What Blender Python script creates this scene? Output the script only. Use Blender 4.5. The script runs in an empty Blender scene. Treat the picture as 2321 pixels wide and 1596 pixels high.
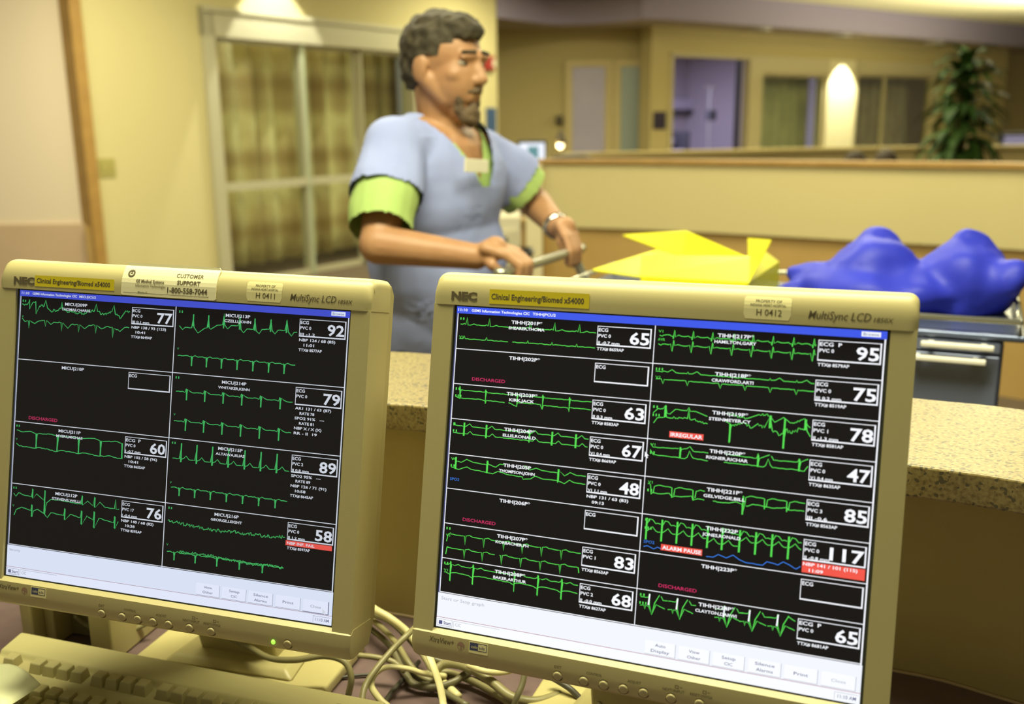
import bpy, bmesh, math, random
from mathutils import Vector, Matrix, Euler
R = math.radians
random.seed(7)
scene = bpy.context.scene
COL = scene.collection

# ------------------------------------------------------------------ camera
FPX, PITCH, ROLL, HC = 2220.0, R(13.0), R(0.7), 1.37
cy_, sy_ = math.cos(PITCH), math.sin(PITCH)
CM = Matrix(((1, 0, 0), (0, sy_, -cy_), (0, cy_, sy_))) @ Matrix(
    ((math.cos(ROLL), math.sin(ROLL), 0), (-math.sin(ROLL), math.cos(ROLL), 0), (0, 0, 1)))
cd = bpy.data.cameras.new('camera')
cam = bpy.data.objects.new('camera', cd); COL.objects.link(cam)
cam.matrix_world = Matrix.Translation((0, 0, HC)) @ CM.to_4x4()
cd.sensor_width = 36.0; cd.lens = FPX / 2321 * 36.0
cd.clip_start = 0.05; cd.clip_end = 100
cd.dof.use_dof = True; cd.dof.focus_distance = 0.93; cd.dof.aperture_fstop = 4.5
scene.camera = cam

# ------------------------------------------------------------------ exposure, world
scene.view_settings.view_transform = 'Standard'
scene.view_settings.look = 'None'
scene.view_settings.gamma = 1.0
scene.view_settings.use_curve_mapping = False
scene.view_settings.exposure = 0.0
w = bpy.data.worlds.new('world'); scene.world = w; w.use_nodes = True
w.node_tree.nodes['Background'].inputs[0].default_value = (1.0, 0.93, 0.62, 1)
w.node_tree.nodes['Background'].inputs[1].default_value = 0.17

def area(name, loc, size, sizey, power, col, rot=(0, 0, 0)):
    l = bpy.data.lights.new(name, 'AREA'); l.shape = 'RECTANGLE'
    l.size = size; l.size_y = sizey; l.energy = power; l.color = col
    o = bpy.data.objects.new(name, l); COL.objects.link(o)
    o.location = loc; o.rotation_euler = rot
    return o
def spot(name, loc, target, power, col, ang, blend=0.3, rad=0.03):
    l = bpy.data.lights.new(name, 'SPOT'); l.energy = power; l.color = col
    l.spot_size = R(ang); l.spot_blend = blend; l.shadow_soft_size = rad
    o = bpy.data.objects.new(name, l); COL.objects.link(o)
    o.location = loc
    o.rotation_euler = (Vector(target) - Vector(loc)).to_track_quat('-Z', 'Y').to_euler()
    return o
WARM = (1.0, 0.93, 0.60)
area('light_over_desk', (0.0, 1.0, 2.8), 1.8, 0.4, 92, (1, .95, .62))
area('light_corridor', (-0.6, 3.6, 2.92), 1.2, 0.6, 62, WARM)
area('light_corridor', (-1.9, 6.6, 2.92), 1.2, 1.2, 68, (1, .92, .58))
area('light_corridor', (-3.3, 5.4, 2.92), 1.2, 0.8, 58, (1, .92, .70))  # added lamp, only there to brighten the pale far left wall
area('light_corridor', (1.5, 4.2, 2.92), 1.8, 0.6, 75, WARM)
area('light_corridor', (2.2, 8.2, 2.92), 2.0, 1.2, 95, WARM)
area('light_corridor', (5.2, 9.5, 2.92), 2.0, 1.2, 120, WARM)
area('light_corridor', (0.4, 10.6, 2.92), 1.0, 0.8, 70, WARM)
area('light_ceiling_fill', (6.5, 12.6, 1.9), 4.5, 1.0, 260, WARM, (R(180), 0, R(37)))  # added unseen lamp facing up to brighten the ceiling, no cove modelled

# ------------------------------------------------------------------ pixel ray helper (gives a point of the place from a direction)
def ray(x, y):
    return CM @ Vector((x - 1160.5, -(y - 798), -FPX))
def atz(x, y, z):
    d = ray(x, y); return Vector((0, 0, HC)) + d * ((z - HC) / d.z)
def aty(x, y, Y):
    d = ray(x, y); return Vector((0, 0, HC)) + d * (Y / d.y)
def onwall(x, y, P, D):
    """distance along and height on the vertical plane through P (x,y) with direction D"""
    d = ray(x, y); det = d.x * (-D[1]) + D[0] * d.y
    t = (P[0] * (-D[1]) + D[0] * P[1]) / det
    q = Vector((0, 0, HC)) + d * t
    s = (q.x - P[0]) * D[0] + (q.y - P[1]) * D[1]
    return s, q.z

# ------------------------------------------------------------------ materials
MATS = {}
def mat(name, col, rough=0.6, metal=0.0, emit=None, estr=0.0, noise=None, bump=0.0, bscale=200, spec=0.5, alpha=None):
    if name in MATS: return MATS[name]
    m = bpy.data.materials.new(name); m.use_nodes = True
    nt = m.node_tree; b = nt.nodes['Principled BSDF']
    b.inputs['Base Color'].default_value = (*col, 1)
    b.inputs['Roughness'].default_value = rough
    b.inputs['Metallic'].default_value = metal
    b.inputs['Specular IOR Level'].default_value = spec
    if emit:
        b.inputs['Emission Color'].default_value = (*emit, 1)
        b.inputs['Emission Strength'].default_value = estr
    tc = None
    if noise:
        sc, col2, lo, hi = noise
        tc = nt.nodes.new('ShaderNodeTexCoord'); n = nt.nodes.new('ShaderNodeTexNoise')
        n.inputs['Scale'].default_value = sc; n.inputs['Detail'].default_value = 4
        nt.links.new(tc.outputs['Object'], n.inputs['Vector'])
        r = nt.nodes.new('ShaderNodeValToRGB')
        r.color_ramp.elements[0].position = lo; r.color_ramp.elements[1].position = hi
        r.color_ramp.elements[0].color = (*col, 1); r.color_ramp.elements[1].color = (*col2, 1)
        nt.links.new(n.outputs['Fac'], r.inputs['Fac']); nt.links.new(r.outputs['Color'], b.inputs['Base Color'])
    if bump:
        tc = tc or nt.nodes.new('ShaderNodeTexCoord')
        n2 = nt.nodes.new('ShaderNodeTexNoise'); n2.inputs['Scale'].default_value = bscale
        nt.links.new(tc.outputs['Object'], n2.inputs['Vector'])
        bp = nt.nodes.new('ShaderNodeBump'); bp.inputs['Strength'].default_value = bump; bp.inputs['Distance'].default_value = 0.002
        nt.links.new(n2.outputs['Fac'], bp.inputs['Height']); nt.links.new(bp.outputs['Normal'], b.inputs['Normal'])
    MATS[name] = m
    return m
def glass(name, tint=(.93, .96, .93), gl=0.06):
    if name in MATS: return MATS[name]
    m = bpy.data.materials.new(name); m.use_nodes = True; nt = m.node_tree; nt.nodes.clear()
    o = nt.nodes.new('ShaderNodeOutputMaterial'); mx = nt.nodes.new('ShaderNodeMixShader')
    t = nt.nodes.new('ShaderNodeBsdfTransparent'); g = nt.nodes.new('ShaderNodeBsdfGlossy')
    f = nt.nodes.new('ShaderNodeLayerWeight'); f.inputs['Blend'].default_value = .5
    pw = nt.nodes.new('ShaderNodeMath'); pw.operation = 'POWER'; pw.inputs[1].default_value = 4
    ma = nt.nodes.new('ShaderNodeMath'); ma.operation = 'MULTIPLY_ADD'; ma.inputs[1].default_value = .5; ma.inputs[2].default_value = .03
    t.inputs[0].default_value = (*tint, 1); g.inputs['Roughness'].default_value = 0.03
    g.inputs[0].default_value = (1, 1, 1, 1)
    nt.links.new(f.outputs['Facing'], pw.inputs[0]); nt.links.new(pw.outputs[0], ma.inputs[0]); nt.links.new(ma.outputs[0], mx.inputs[0])
    nt.links.new(t.outputs[0], mx.inputs[1]); nt.links.new(g.outputs[0], mx.inputs[2])
    nt.links.new(mx.outputs[0], o.inputs[0]); MATS[name] = m
    return m
def emis(name, col, s=1.0):
    """screen pixels: light-emitting, matt cover"""
    if name in MATS: return MATS[name]
    m = bpy.data.materials.new(name); m.use_nodes = True; b = m.node_tree.nodes['Principled BSDF']
    b.inputs['Base Color'].default_value = (0.02, 0.02, 0.02, 1); b.inputs['Roughness'].default_value = 0.5
    b.inputs['Specular IOR Level'].default_value = 0.25
    b.inputs['Emission Color'].default_value = (*col, 1); b.inputs['Emission Strength'].default_value = s
    MATS[name] = m
    return m

PLASTIC = mat('beige_plastic', (.50, .44, .20), .40, bump=.03, bscale=1200)
PLASTIC2 = mat('beige_plastic_side', (.46, .40, .18), .48, bump=.03, bscale=1200)
KEYP = mat('keycap_beige', (.47, .42, .19), .5)
WALLL = mat('wall_paint_yellow_cream', (.64, .58, .30), .8, bump=.1, bscale=60)
WALLB = mat('wall_paint_tan', (.50, .42, .19), .85, bump=.1, bscale=60)
WALLP = mat('wall_paint_pale_pink', (.84, .73, .54), .8)
WAINS = mat('wainscot_pinkish', (.62, .46, .29), .6, noise=(3, (.66, .5, .32), .3, .7))
WOOD = mat('wood_trim_honey', (.36, .21, .055), .5, noise=(9, (.43, .26, .07), .3, .7))
WOODT = mat('wood_tan_panel', (.47, .31, .10), .5, noise=(5, (.52, .35, .12), .3, .7))
ALU = mat('door_frame_greyed_cream', (.50, .48, .33), .5, metal=.1)
ALUG = mat('door_edge_greenish', (.50, .58, .42), .3, metal=.3)
CARP = mat('carpet_dark_brown', (.10, .075, .045), .95, noise=(60, (.15, .11, .07), .35, .65))
CEIL = mat('ceiling_pale', (.80, .76, .52), .9)
FASC = mat('fascia_purple_grey', (.27, .235, .34), .9)
LOWC = mat('low_ceiling_mauve', (.40, .34, .25), .9)
PARTC = mat('partition_cream', (.62, .54, .27), .7)
GLASS = glass('door_glass')
BLACKP = mat('black_plastic', (.02, .02, .02), .4)
CHROME = mat('chrome', (.85, .85, .85), .12, metal=1)
CABLE = mat('cable_beige', (.27, .24, .11), .4)
CABLEG = mat('cable_grey', (.15, .135, .07), .4)
CABLEY = mat('cable_pale', (.66, .60, .30), .4)
CABLED = mat('cable_dark', (.06, .055, .04), .45)
DESK = mat('desk_laminate_mauve', (.15, .10, .10), .4, noise=(40, (.175, .12, .115), .3, .7), spec=.4)

# granite
def granite():
    m = bpy.data.materials.new('speckled_solid_surface'); m.use_nodes = True; nt = m.node_tree; b = nt.nodes['Principled BSDF']
    tc = nt.nodes.new('ShaderNodeTexCoord')
    v = nt.nodes.new('ShaderNodeTexVoronoi'); v.inputs['Scale'].default_value = 330
    n = nt.nodes.new('ShaderNodeTexNoise'); n.inputs['Scale'].default_value = 260; n.inputs['Detail'].default_value = 5
    nt.links.new(tc.outputs['Object'], v.inputs['Vector']); nt.links.new(tc.outputs['Object'], n.inputs['Vector'])
    r = nt.nodes.new('ShaderNodeValToRGB'); cr = r.color_ramp
    cr.elements[0].position = .30; cr.elements[0].color = (.13, .10, .04, 1)
    cr.elements[1].position = .70; cr.elements[1].color = (.33, .27, .11, 1)
    e = cr.elements.new(.42); e.color = (.22, .165, .062, 1); e = cr.elements.new(.52); e.color = (.275, .215, .085, 1)
    nt.links.new(n.outputs['Fac'], r.inputs['Fac'])
    r2 = nt.nodes.new('ShaderNodeValToRGB'); c2 = r2.color_ramp
    c2.interpolation = 'CONSTANT'; c2.elements[0].position = 0; c2.elements[0].color = (0, 0, 0, 1)
    c2.elements[1].position = .11; c2.elements[1].color = (1, 1, 1, 1)
    cs = nt.nodes.new('ShaderNodeSeparateColor'); nt.links.new(v.outputs['Color'], cs.inputs[0]); nt.links.new(cs.outputs[0], r2.inputs['Fac'])
    mx = nt.nodes.new('ShaderNodeMix'); mx.data_type = 'RGBA'
    mx.inputs['A'].default_value = (.10, .085, .045, 1)
    nt.links.new(r2.outputs['Color'], mx.inputs['Factor']); nt.links.new(r.outputs['Color'], mx.inputs['B'])
    nt.links.new(mx.outputs['Result'], b.inputs['Base Color']); b.inputs['Roughness'].default_value = .3
    return m
GRAN = granite()
def plaid():
    m = bpy.data.materials.new('plaid_curtain_cloth'); m.use_nodes = True; nt = m.node_tree; b = nt.nodes['Principled BSDF']
    tc = nt.nodes.new('ShaderNodeTexCoord'); sp = nt.nodes.new('ShaderNodeSeparateXYZ'); nt.links.new(tc.outputs['UV'], sp.inputs[0])
    def band(out, k, ph):
        a = nt.nodes.new('ShaderNodeMath'); a.operation = 'MULTIPLY_ADD'; a.inputs[1].default_value = k; a.inputs[2].default_value = ph
        nt.links.new(out, a.inputs[0])
        s = nt.nodes.new('ShaderNodeMath'); s.operation = 'SINE'; nt.links.new(a.outputs[0], s.inputs[0]); return s.outputs[0]
    h1, h2, v1 = band(sp.outputs['Y'], 9.5, .8), band(sp.outputs['Y'], 27, 0), band(sp.outputs['X'], 15, 0)
    ad = nt.nodes.new('ShaderNodeMath'); ad.inputs[1].default_value = 0; nt.links.new(h1, ad.inputs[0]); nt.links.new(v1, ad.inputs[1])
    ad2 = nt.nodes.new('ShaderNodeMath'); ad2.operation = 'MULTIPLY_ADD'; ad2.inputs[1].default_value = .35
    nt.links.new(h2, ad2.inputs[0]); nt.links.new(ad.outputs[0], ad2.inputs[2])
    mr = nt.nodes.new('ShaderNodeMapRange'); mr.inputs['From Min'].default_value = -2.2; mr.inputs['From Max'].default_value = 2.2
    nt.links.new(ad2.outputs[0], mr.inputs['Value'])
    r = nt.nodes.new('ShaderNodeValToRGB'); cr = r.color_ramp
    cr.elements[0].color = (.30, .20, .06, 1); cr.elements[1].color = (.74, .66, .34, 1); cr.elements[1].position = .7
    e = cr.elements.new(.35); e.color = (.50, .39, .17, 1)
    nt.links.new(mr.outputs['Result'], r.inputs['Fac']); nt.links.new(r.outputs['Color'], b.inputs['Base Color']); b.inputs['Roughness'].default_value = .85
    return m
PLAID = plaid()

# ------------------------------------------------------------------ mesh builder
class MB:
    def __init__(s): s.v = []; s.f = []; s.m = []
    def add(s, vs, fs, mi=0):
        o = len(s.v); s.v += [Vector(q) for q in vs]; s.f += [tuple(i + o for i in f) for f in fs]; s.m += [mi] * len(fs)
    def box(s, lo, hi, M=None, mi=0, taper=None):
        x0, y0, z0 = lo; x1, y1, z1 = hi
        vs = [(x0, y0, z0), (x1, y0, z0), (x1, y1, z0), (x0, y1, z0), (x0, y0, z1), (x1, y0, z1), (x1, y1, z1), (x0, y1, z1)]
        if taper:
            cx, cyy = (x0 + x1) / 2, (y0 + y1) / 2
            vs = vs[:4] + [(cx + (a - cx) * taper, cyy + (b - cyy) * taper, c) for a, b, c in vs[4:]]
        if M is not None: vs = [M @ Vector(q) for q in vs]
        s.add(vs, [(0, 3, 2, 1), (4, 5, 6, 7), (0, 1, 5, 4), (1, 2, 6, 5), (2, 3, 7, 6), (3, 0, 4, 7)], mi)
    def prism(s, poly, a, b, f, mi=0):
        """poly extruded from parameter a to b; f(point, t) -> xyz"""
        n = len(poly)
        s.add([f(p, a) for p in poly] + [f(p, b) for p in poly],
              [tuple(range(n - 1, -1, -1)), tuple(range(n, 2 * n))] + [(i, (i + 1) % n, n + (i + 1) % n, n + i) for i in range(n)], mi)
    def quad(s, a, b, c, d, mi=0): s.add([a, b, c, d], [(0, 1, 2, 3)], mi)
    def tube(s, pts, r, seg=10, mi=0, flat=1.0, cap=True):
        pts = [Vector(p) for p in pts]; n = len(pts); rs = r if isinstance(r, (list, tuple)) else [r] * n
        vs = []; up = Vector((0, 0, 1))
        prev = None
        for i, p in enumerate(pts):
            t = (pts[min(i + 1, n - 1)] - pts[max(i - 1, 0)]).normalized()
            a = (prev - t * prev.dot(t)) if prev else (up.cross(t) if abs(t.z) < .95 else Vector((1, 0, 0)).cross(t))
            a.normalize(); prev = a; b = t.cross(a)
            for k in range(seg):
                an = 2 * math.pi * k / seg
                vs.append(p + a * (math.cos(an) * rs[i]) + b * (math.sin(an) * rs[i] * flat))
        fs = [(i * seg + k, i * seg + (k + 1) % seg, (i + 1) * seg + (k + 1) % seg, (i + 1) * seg + k) for i in range(n - 1) for k in range(seg)]
        if cap: fs += [tuple(range(seg - 1, -1, -1)), tuple(range((n - 1) * seg, n * seg))]
        s.add(vs, fs, mi)
    def lathe(s, prof, M, seg=24, mi=0):
        """prof: list of (radius, height) around local z"""
        vs = []
        for r_, h in prof:
            for k in range(seg):
                an = 2 * math.pi * k / seg; vs.append(M @ Vector((r_ * math.cos(an), r_ * math.sin(an), h)))
        n = len(prof)
        fs = [(i * seg + k, i * seg + (k + 1) % seg, (i + 1) * seg + (k + 1) % seg, (i + 1) * seg + k) for i in range(n - 1) for k in range(seg)]
        fs += [tuple(range(seg - 1, -1, -1)), tuple(range((n - 1) * seg, n * seg))]
        s.add(vs, fs, mi)
    def ell(s, c, r, M=None, seg=16, rings=10, mi=0):
        M = M or Matrix.Identity(3); c = Vector(c)
        vs = [c + M @ Vector((0, 0, r[2]))]
        for i in range(1, rings):
            ph = math.pi * i / rings
            for k in range(seg):
                an = 2 * math.pi * k / seg
                vs.append(c + M @ Vector((r[0] * math.sin(ph) * math.cos(an), r[1] * math.sin(ph) * math.sin(an), r[2] * math.cos(ph))))
        vs.append(c + M @ Vector((0, 0, -r[2])))
        fs = [(0, 1 + k, 1 + (k + 1) % seg) for k in range(seg)]
        for i in range(rings - 2):
            for k in range(seg):
                a = 1 + i * seg + k; b = 1 + i * seg + (k + 1) % seg
                fs.append((a, a + seg, b + seg, b))
        L = len(vs) - 1; o = 1 + (rings - 2) * seg
        fs += [(L, o + (k + 1) % seg, o + k) for k in range(seg)]
        s.add(vs, fs, mi)
    def build(s, name, m, parent=None, smooth=False, bevel=0, bseg=2, uv=None):
        off = Vector((0, 0, 0))
        p = parent
        while p is not None:
            off += Vector(p.location); p = p.parent
        me = bpy.data.meshes.new(name); me.from_pydata([q - off for q in s.v], [], s.f)
        ms = m if isinstance(m, (list, tuple)) else [m]
        for q in ms: me.materials.append(q)
        for i, pl in enumerate(me.polygons): pl.material_index = s.m[i]; pl.use_smooth = smooth
        if uv:
            l = me.uv_layers.new(name='uv')
            for lp in me.loops: l.data[lp.index].uv = uv[lp.vertex_index]
        me.update()
        o = bpy.data.objects.new(name, me); COL.objects.link(o)
        if parent: o.parent = parent
        if bevel:
            bm = bmesh.new(); bm.from_mesh(me); bmesh.ops.recalc_face_normals(bm, faces=bm.faces); bm.to_mesh(me); bm.free()
            bv = o.modifiers.new('bevel', 'BEVEL'); bv.width = bevel; bv.segments = bseg; bv.limit_method = 'ANGLE'; bv.angle_limit = R(30)
            if smooth is False:
                for pl in me.polygons: pl.use_smooth = True
                o.modifiers.new('wn', 'WEIGHTED_NORMAL').keep_sharp = True
        return o
def sharpen(o, deg):
    bm = bmesh.new(); bm.from_mesh(o.data); bmesh.ops.recalc_face_normals(bm, faces=bm.faces)
    for e in bm.edges:
        if len(e.link_faces) == 2 and e.calc_face_angle(0) > R(deg): e.smooth = False
    bm.to_mesh(o.data); bm.free(); return o
def thing(name, label, cat, loc, group=None):
    o = bpy.data.objects.new(name, None); COL.objects.link(o); o.location = loc; o.empty_display_size = .05
    return tag(o, label, cat, group)
def tag(o, label, cat, group=None):
    o['label'] = label; o['category'] = cat
    if group: o['group'] = group
    return o
def struct(o): o['kind'] = 'structure'; return o
def xyz(*a): return Vector(a)

def smooth_path(pts, n=8):
    """Catmull-Rom through points"""
    pts = [Vector(p) for p in pts]; P = [pts[0] * 2 - pts[1]] + pts + [pts[-1] * 2 - pts[-2]]; out = []
    for i in range(1, len(P) - 2):
        for k in range(n):
            t = k / n; a, b, c, d = P[i - 1], P[i], P[i + 1], P[i + 2]
            out.append(.5 * ((2 * b) + (c - a) * t + (2 * a - 5 * b + 4 * c - d) * t * t + (3 * b - a - 3 * c + d) * t ** 3))
    out.append(pts[-1]); return out

# text as flat outlines
_tc = {}
def glyphs(s, bold=False):
    k = (s, bold)
    if k in _tc: return _tc[k]
    cu = bpy.data.curves.new('t', 'FONT'); cu.body = s; cu.size = 1; cu.resolution_u = 2; cu.offset = bold if isinstance(bold, float) else (.022 if bold else .004)
    o = bpy.data.objects.new('t', cu); COL.objects.link(o)
    dg = bpy.context.evaluated_depsgraph_get(); dg.update()
    me = o.evaluated_get(dg).to_mesh()
    vs = [tuple(v.co) for v in me.vertices]; fs = [tuple(p.vertices) for p in me.polygons]
    o.evaluated_get(dg).to_mesh_clear(); bpy.data.objects.remove(o); bpy.data.curves.remove(cu)
    x0 = min(v[0] for v in vs) if vs else 0; x1 = max(v[0] for v in vs) if vs else 1
    _tc[k] = (vs, fs, x0, x1); return _tc[k]
CAP = None
def text(mb, s, x0, x1, ytop, ybot, f, mi=0, bold=False, slant=0.0):
    """fit string to x0..x1 with capitals from ytop to ybot (y grows downward); f(x,y)->xyz"""
    global CAP
    if CAP is None:
        g = glyphs('H'); CAP = max(v[1] for v in g[0])
    vs, fs, a, b = glyphs(s, bold)
    if not vs: return
    ky = (ybot - ytop) / CAP; kx = (x1 - x0) / (b - a) if x1 is not None else ky
    mb.add([f(x0 + (v[0] - a) * kx + slant * v[1] * ky, ybot - v[1] * ky) for v in vs], fs, mi)

# ================================================================== SETTING
fl = MB(); fl.box((-9, -0.6, -.1), (14, 24, 0)); struct(fl.build('floor', CARP))
ce = MB(); ce.box((-6, 2.2, 2.94), (14, 24, 3.04)); struct(ce.build('ceiling', CEIL))

# left wall with the sliding door: parameter s along it, origin A
A = (-2.463, 8.577); DL = (.567, .824); NL = (.824, -.567)     # NL points into the corridor
def WL(s, n, z): return xyz(A[0] + DL[0] * s + NL[0] * n, A[1] + DL[1] * s + NL[1] * n, z)
def wbox(mb, s0, s1, n0, n1, z0, z1, mi=0, W=None):
    W = W or WL
    vs = [W(s0, n0, z0), W(s1, n0, z0), W(s1, n1, z0), W(s0, n1, z0), W(s0, n0, z1), W(s1, n0, z1), W(s1, n1, z1), W(s0, n1, z1)]
    mb.add(vs, [(0, 3, 2, 1), (4, 5, 6, 7), (0, 1, 5, 4), (1, 2, 6, 5), (2, 3, 7, 6), (3, 0, 4, 7)], mi)
S0, SE = -1.245, 4.104
wl = MB()
wbox(wl, S0, -.12, -.14, 0, 0, 3.0); wbox(wl, -.12, 2.62, -.14, 0, 2.36, 3.0); wbox(wl, 2.62, SE, -.14, 0, 0, 3.0)
struct(wl.build('wall_left', WALLL))
t1 = MB(); wbox(t1, S0 - .06, S0 + .035, -.14, .03, 0, 3.0); struct(t1.build('trim_1', WOOD))
# wall behind the corner, at far left
wf = MB(); wf.box((-6.0, 7.56, .68), (-3.20, 7.70, 3.0)); struct(wf.build('wall_far_left', WALLP))
wn = MB(); wn.box((-6.0, 7.54, 0), (-3.20, 7.70, .68)); struct(wn.build('trim_2', WAINS))
wn = MB(); wn.box((-3.25, 7.50, 0), (-3.19, 7.56, .66)); struct(wn.build('trim_3', WOODT))
# room behind the sliding door
rb = MB(); wbox(rb, -1.2, 4.0, -2.4, -2.3, 0, 3.0); struct(rb.build('wall_patient_room', WALLB))

# back area walls
bw = MB(); bw.box((-.6, 13.75, 0), (1.98, 13.9, 3.0)); struct(bw.build('wall_back', WALLB))
B0 = (1.95, 13.45); L_ = math.hypot(5.13, 3.7); DB = (5.13 / L_, 3.7 / L_); NB = (DB[1], -DB[0])
def WB(s, n, z): return xyz(B0[0] + DB[0] * s + NB[0] * n, B0[1] + DB[1] * s + NB[1] * n, z)
def sB(px, py): return onwall(px, py, B0, DB)[0]
s1516, s1690, s1720, s1870, s1932, s2105, s2272 = [sB(x, 250) for x in (1516, 1692, 1722, 1871, 1932, 2118, 2274)]
rw = MB()
wbox(rw, -.09, s1516, -.2, 0, 0, 3.0, W=WB); wbox(rw, s1516, s2272, -.2, 0, 2.3, 3.0, W=WB)
wbox(rw, s2105, s2272, -.2, 0, 0, 2.3, W=WB)
struct(rw.build('wall_rooms', WALLB))
cw = MB(); wbox(cw, s1870, s1932, -.2, .02, 0, 2.3, W=WB); struct(cw.build('wall_between_rooms', mat('column_paint', (.74, .68, .42), .7)))
ri = MB(); wbox(ri, -.3, s2272, -3.3, -3.2, 0, 3.0, W=WB)
wbox(ri, (s1870 + s1932) / 2 - .05, (s1870 + s1932) / 2 + .05, -3.2, -.2, 0, 3.0, W=WB)
struct(ri.build('wall_room_interior', mat('room_wall_lilac', (.50, .46, .52), .8)))
fr = MB(); fr.box((5.5, 19.6, 0), (14, 19.8, 3.0)); struct(fr.build('wall_far_right', mat('wall_paint_olive', (.36, .29, .14), .9)))
# low ceiling and the curved fascia in front of the rooms
fpts = [(-.134, 11.94), (.26, 12.5), (.63, 12.86), (1.09, 12.80), (1.54, 12.45), (1.74, 12.32), (3.12, 13.25), (5.49, 15.0), (8.88, 17.6), (12, 20)]
fs_ = smooth_path([xyz(x, y, 0) for x, y in fpts], 6)
fa = MB()
for i in range(len(fs_) - 1):
    a, b = fs_[i], fs_[i + 1]; o = xyz(0, .06, 0)
    fa.add([a + xyz(0, 0, 2.6), b + xyz(0, 0, 2.6), b + o + xyz(0, 0, 2.6), a + o + xyz(0, 0, 2.6), a + xyz(0, 0, 2.94), b + xyz(0, 0, 2.94), b + o + xyz(0, 0, 2.94), a + o + xyz(0, 0, 2.94)],
           [(0, 3, 2, 1), (4, 5, 6, 7), (0, 1, 5, 4), (2, 3, 7, 6)])
struct(fa.build('trim_4', FASC, smooth=False))
lc = MB(); n = len(fs_)
lc.add([p + xyz(0, .05, 2.62) for p in fs_] + [p + xyz(-2.0 if i == 0 else 0, 6.5, 2.62) for i, p in enumerate(fs_)], [(i, i + 1, n + i + 1, n + i) for i in range(n - 1)])
lc.add([p + xyz(0, .05, 2.66) for p in fs_] + [p + xyz(-2.0 if i == 0 else 0, 6.5, 2.66) for i, p in enumerate(fs_)], [(i, i + 1, n + i + 1, n + i) for i in range(n - 1)])
struct(lc.build('ceiling_low', LOWC))
for k, (px, py) in enumerate([(1745, 62), (1930, 77), (2144, 94)]):
    q = atz(px, py, 2.6) + xyz(-.05, .35, 0)
    t = thing('recessed_downlight', ['white ringed ceiling downlight, leftmost of three over the far rooms', 'white ringed ceiling downlight, middle of three over the far rooms', 'white ringed ceiling downlight, rightmost of three, beside the plant top'][k], 'light', (q.x, q.y, 2.6), 'ceiling downlights')
    m_ = MB(); m_.lathe([(.16, 0), (.16, .018), (.11, .018), (.10, 0)], Matrix.Translation((q.x, q.y, 2.596)), 24); m_.build('ring', mat('white_enamel', (.8, .78, .7), .4), t, smooth=True)
    m_ = MB(); m_.lathe([(.10, 0), (.10, .004)], Matrix.Translation((q.x, q.y, 2.60)), 24); m_.build('diffuser', mat('lamp_glow', (1, 1, 1), .5, emit=(1, .93, .7), estr=.9), t)

# ------------------------------------------------------------------ sliding glass door in the left wall
d1 = thing('door_1', 'wide sliding glass patient room door with a cream metal frame and header', 'door', WL(1.2, 0, 0)); d1['kind'] = 'structure'
m_ = MB()
wbox(m_, -.14, -.02, -.12, .05, 0, 2.36); wbox(m_, 2.52, 2.64, -.12, .05, 0, 2.36); wbox(m_, -.14, 2.64, -.12, .05, 2.12, 2.36); wbox(m_, -.14, 2.64, .03, .075, 2.315, 2.36)
m_.build('door_frame', ALU, d1, bevel=.006)
def panel(root, s0, s1, n, z0, z1, st=.035, W=WL, m=ALU, rail=None, gm=GLASS):
    m_ = MB(); wbox(m_, s0, s0 + st, n - .02, n + .02, z0, z1, W=W); wbox(m_, s1 - st, s1, n - .02, n + .02, z0, z1, W=W)
    wbox(m_, s0, s1, n - .02, n + .02, z0, z0 + .05, W=W); wbox(m_, s0, s1, n - .02, n + .02, z1 - .03, z1, W=W)
    if rail: wbox(m_, s0, s1, n - .025, n + .03, rail - .035, rail + .035, W=W)
    f = m_.build('door_leaf', m, root)
    g = MB(); wbox(g, s0 + st, s1 - st, n - .003, n + .003, z0 + .09, z1 - .03, W=W); g.build('pane', gm, f)
panel(d1, -.02, .99, -.03, 0, 2.12, .02, rail=.88); panel(d1, .97, 1.78, -.08, 0, 2.12, .045, rail=.88)
m_ = MB(); wbox(m_, .985, 1.02, -.05, 0, 0, 2.12); m_.build('door_edge', ALUG, d1)
panel(d1, 1.78, 2.52, -.03, 0, 2.12, .02)
# curtain inside
def curtain(name, W, s0, s1, n0, z0, z1, m, seed, amp=.05, label='', group=None):
    rnd = random.Random(seed); N = int((s1 - s0) * 60); vs = []; uv = []
    ph = 0; xs = []
    for i in range(N + 1):
        ph += rnd.uniform(.12, .75); xs.append((s0 + (s1 - s0) * i / N, n0 + amp * math.sin(ph) * rnd.uniform(.6, 1)))
    K = 10
    for k in range(K + 1):
        for (s, nn) in xs: vs.append(W(s, nn, z0 + (z1 - z0) * k / K)); uv.append((s, z0 + (z1 - z0) * k / K))
    mb = MB(); M_ = N + 1
    mb.add(vs, [(k * M_ + i, k * M_ + i + 1, (k + 1) * M_ + i + 1, (k + 1) * M_ + i) for k in range(K) for i in range(N)])
    o = mb.build(name, m, None, smooth=True, uv=uv); so = o.modifiers.new('thick', 'SOLIDIFY'); so.thickness = .004
    return tag(o, label, 'curtain', group)
curtain('privacy_curtain', WL, 0, 1.62, -.42, .12, 2.5, PLAID, 3, .085, 'beige and brown plaid curtain behind the near sliding glass door')
curtain('privacy_curtain', WL, 1.66, 2.9, -.5, .12, 2.5, PLAID, 9, .03, 'olive plaid curtain stretched behind the scrubs-clad man\'s back')
spot('spot_header', WL(.66, .50, 2.93), WL(.66, .06, 2.0), 110, (1, .97, .8), 66, .12)
spot('spot_curtain', WL(.42, -.14, 2.75), WL(.44, -.42, .9), 75, (1, .97, .78), 34, .3)
area('light_patient_room', WL(1.2, -1.1, 2.9), 1.2, .8, 16, WARM)
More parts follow.
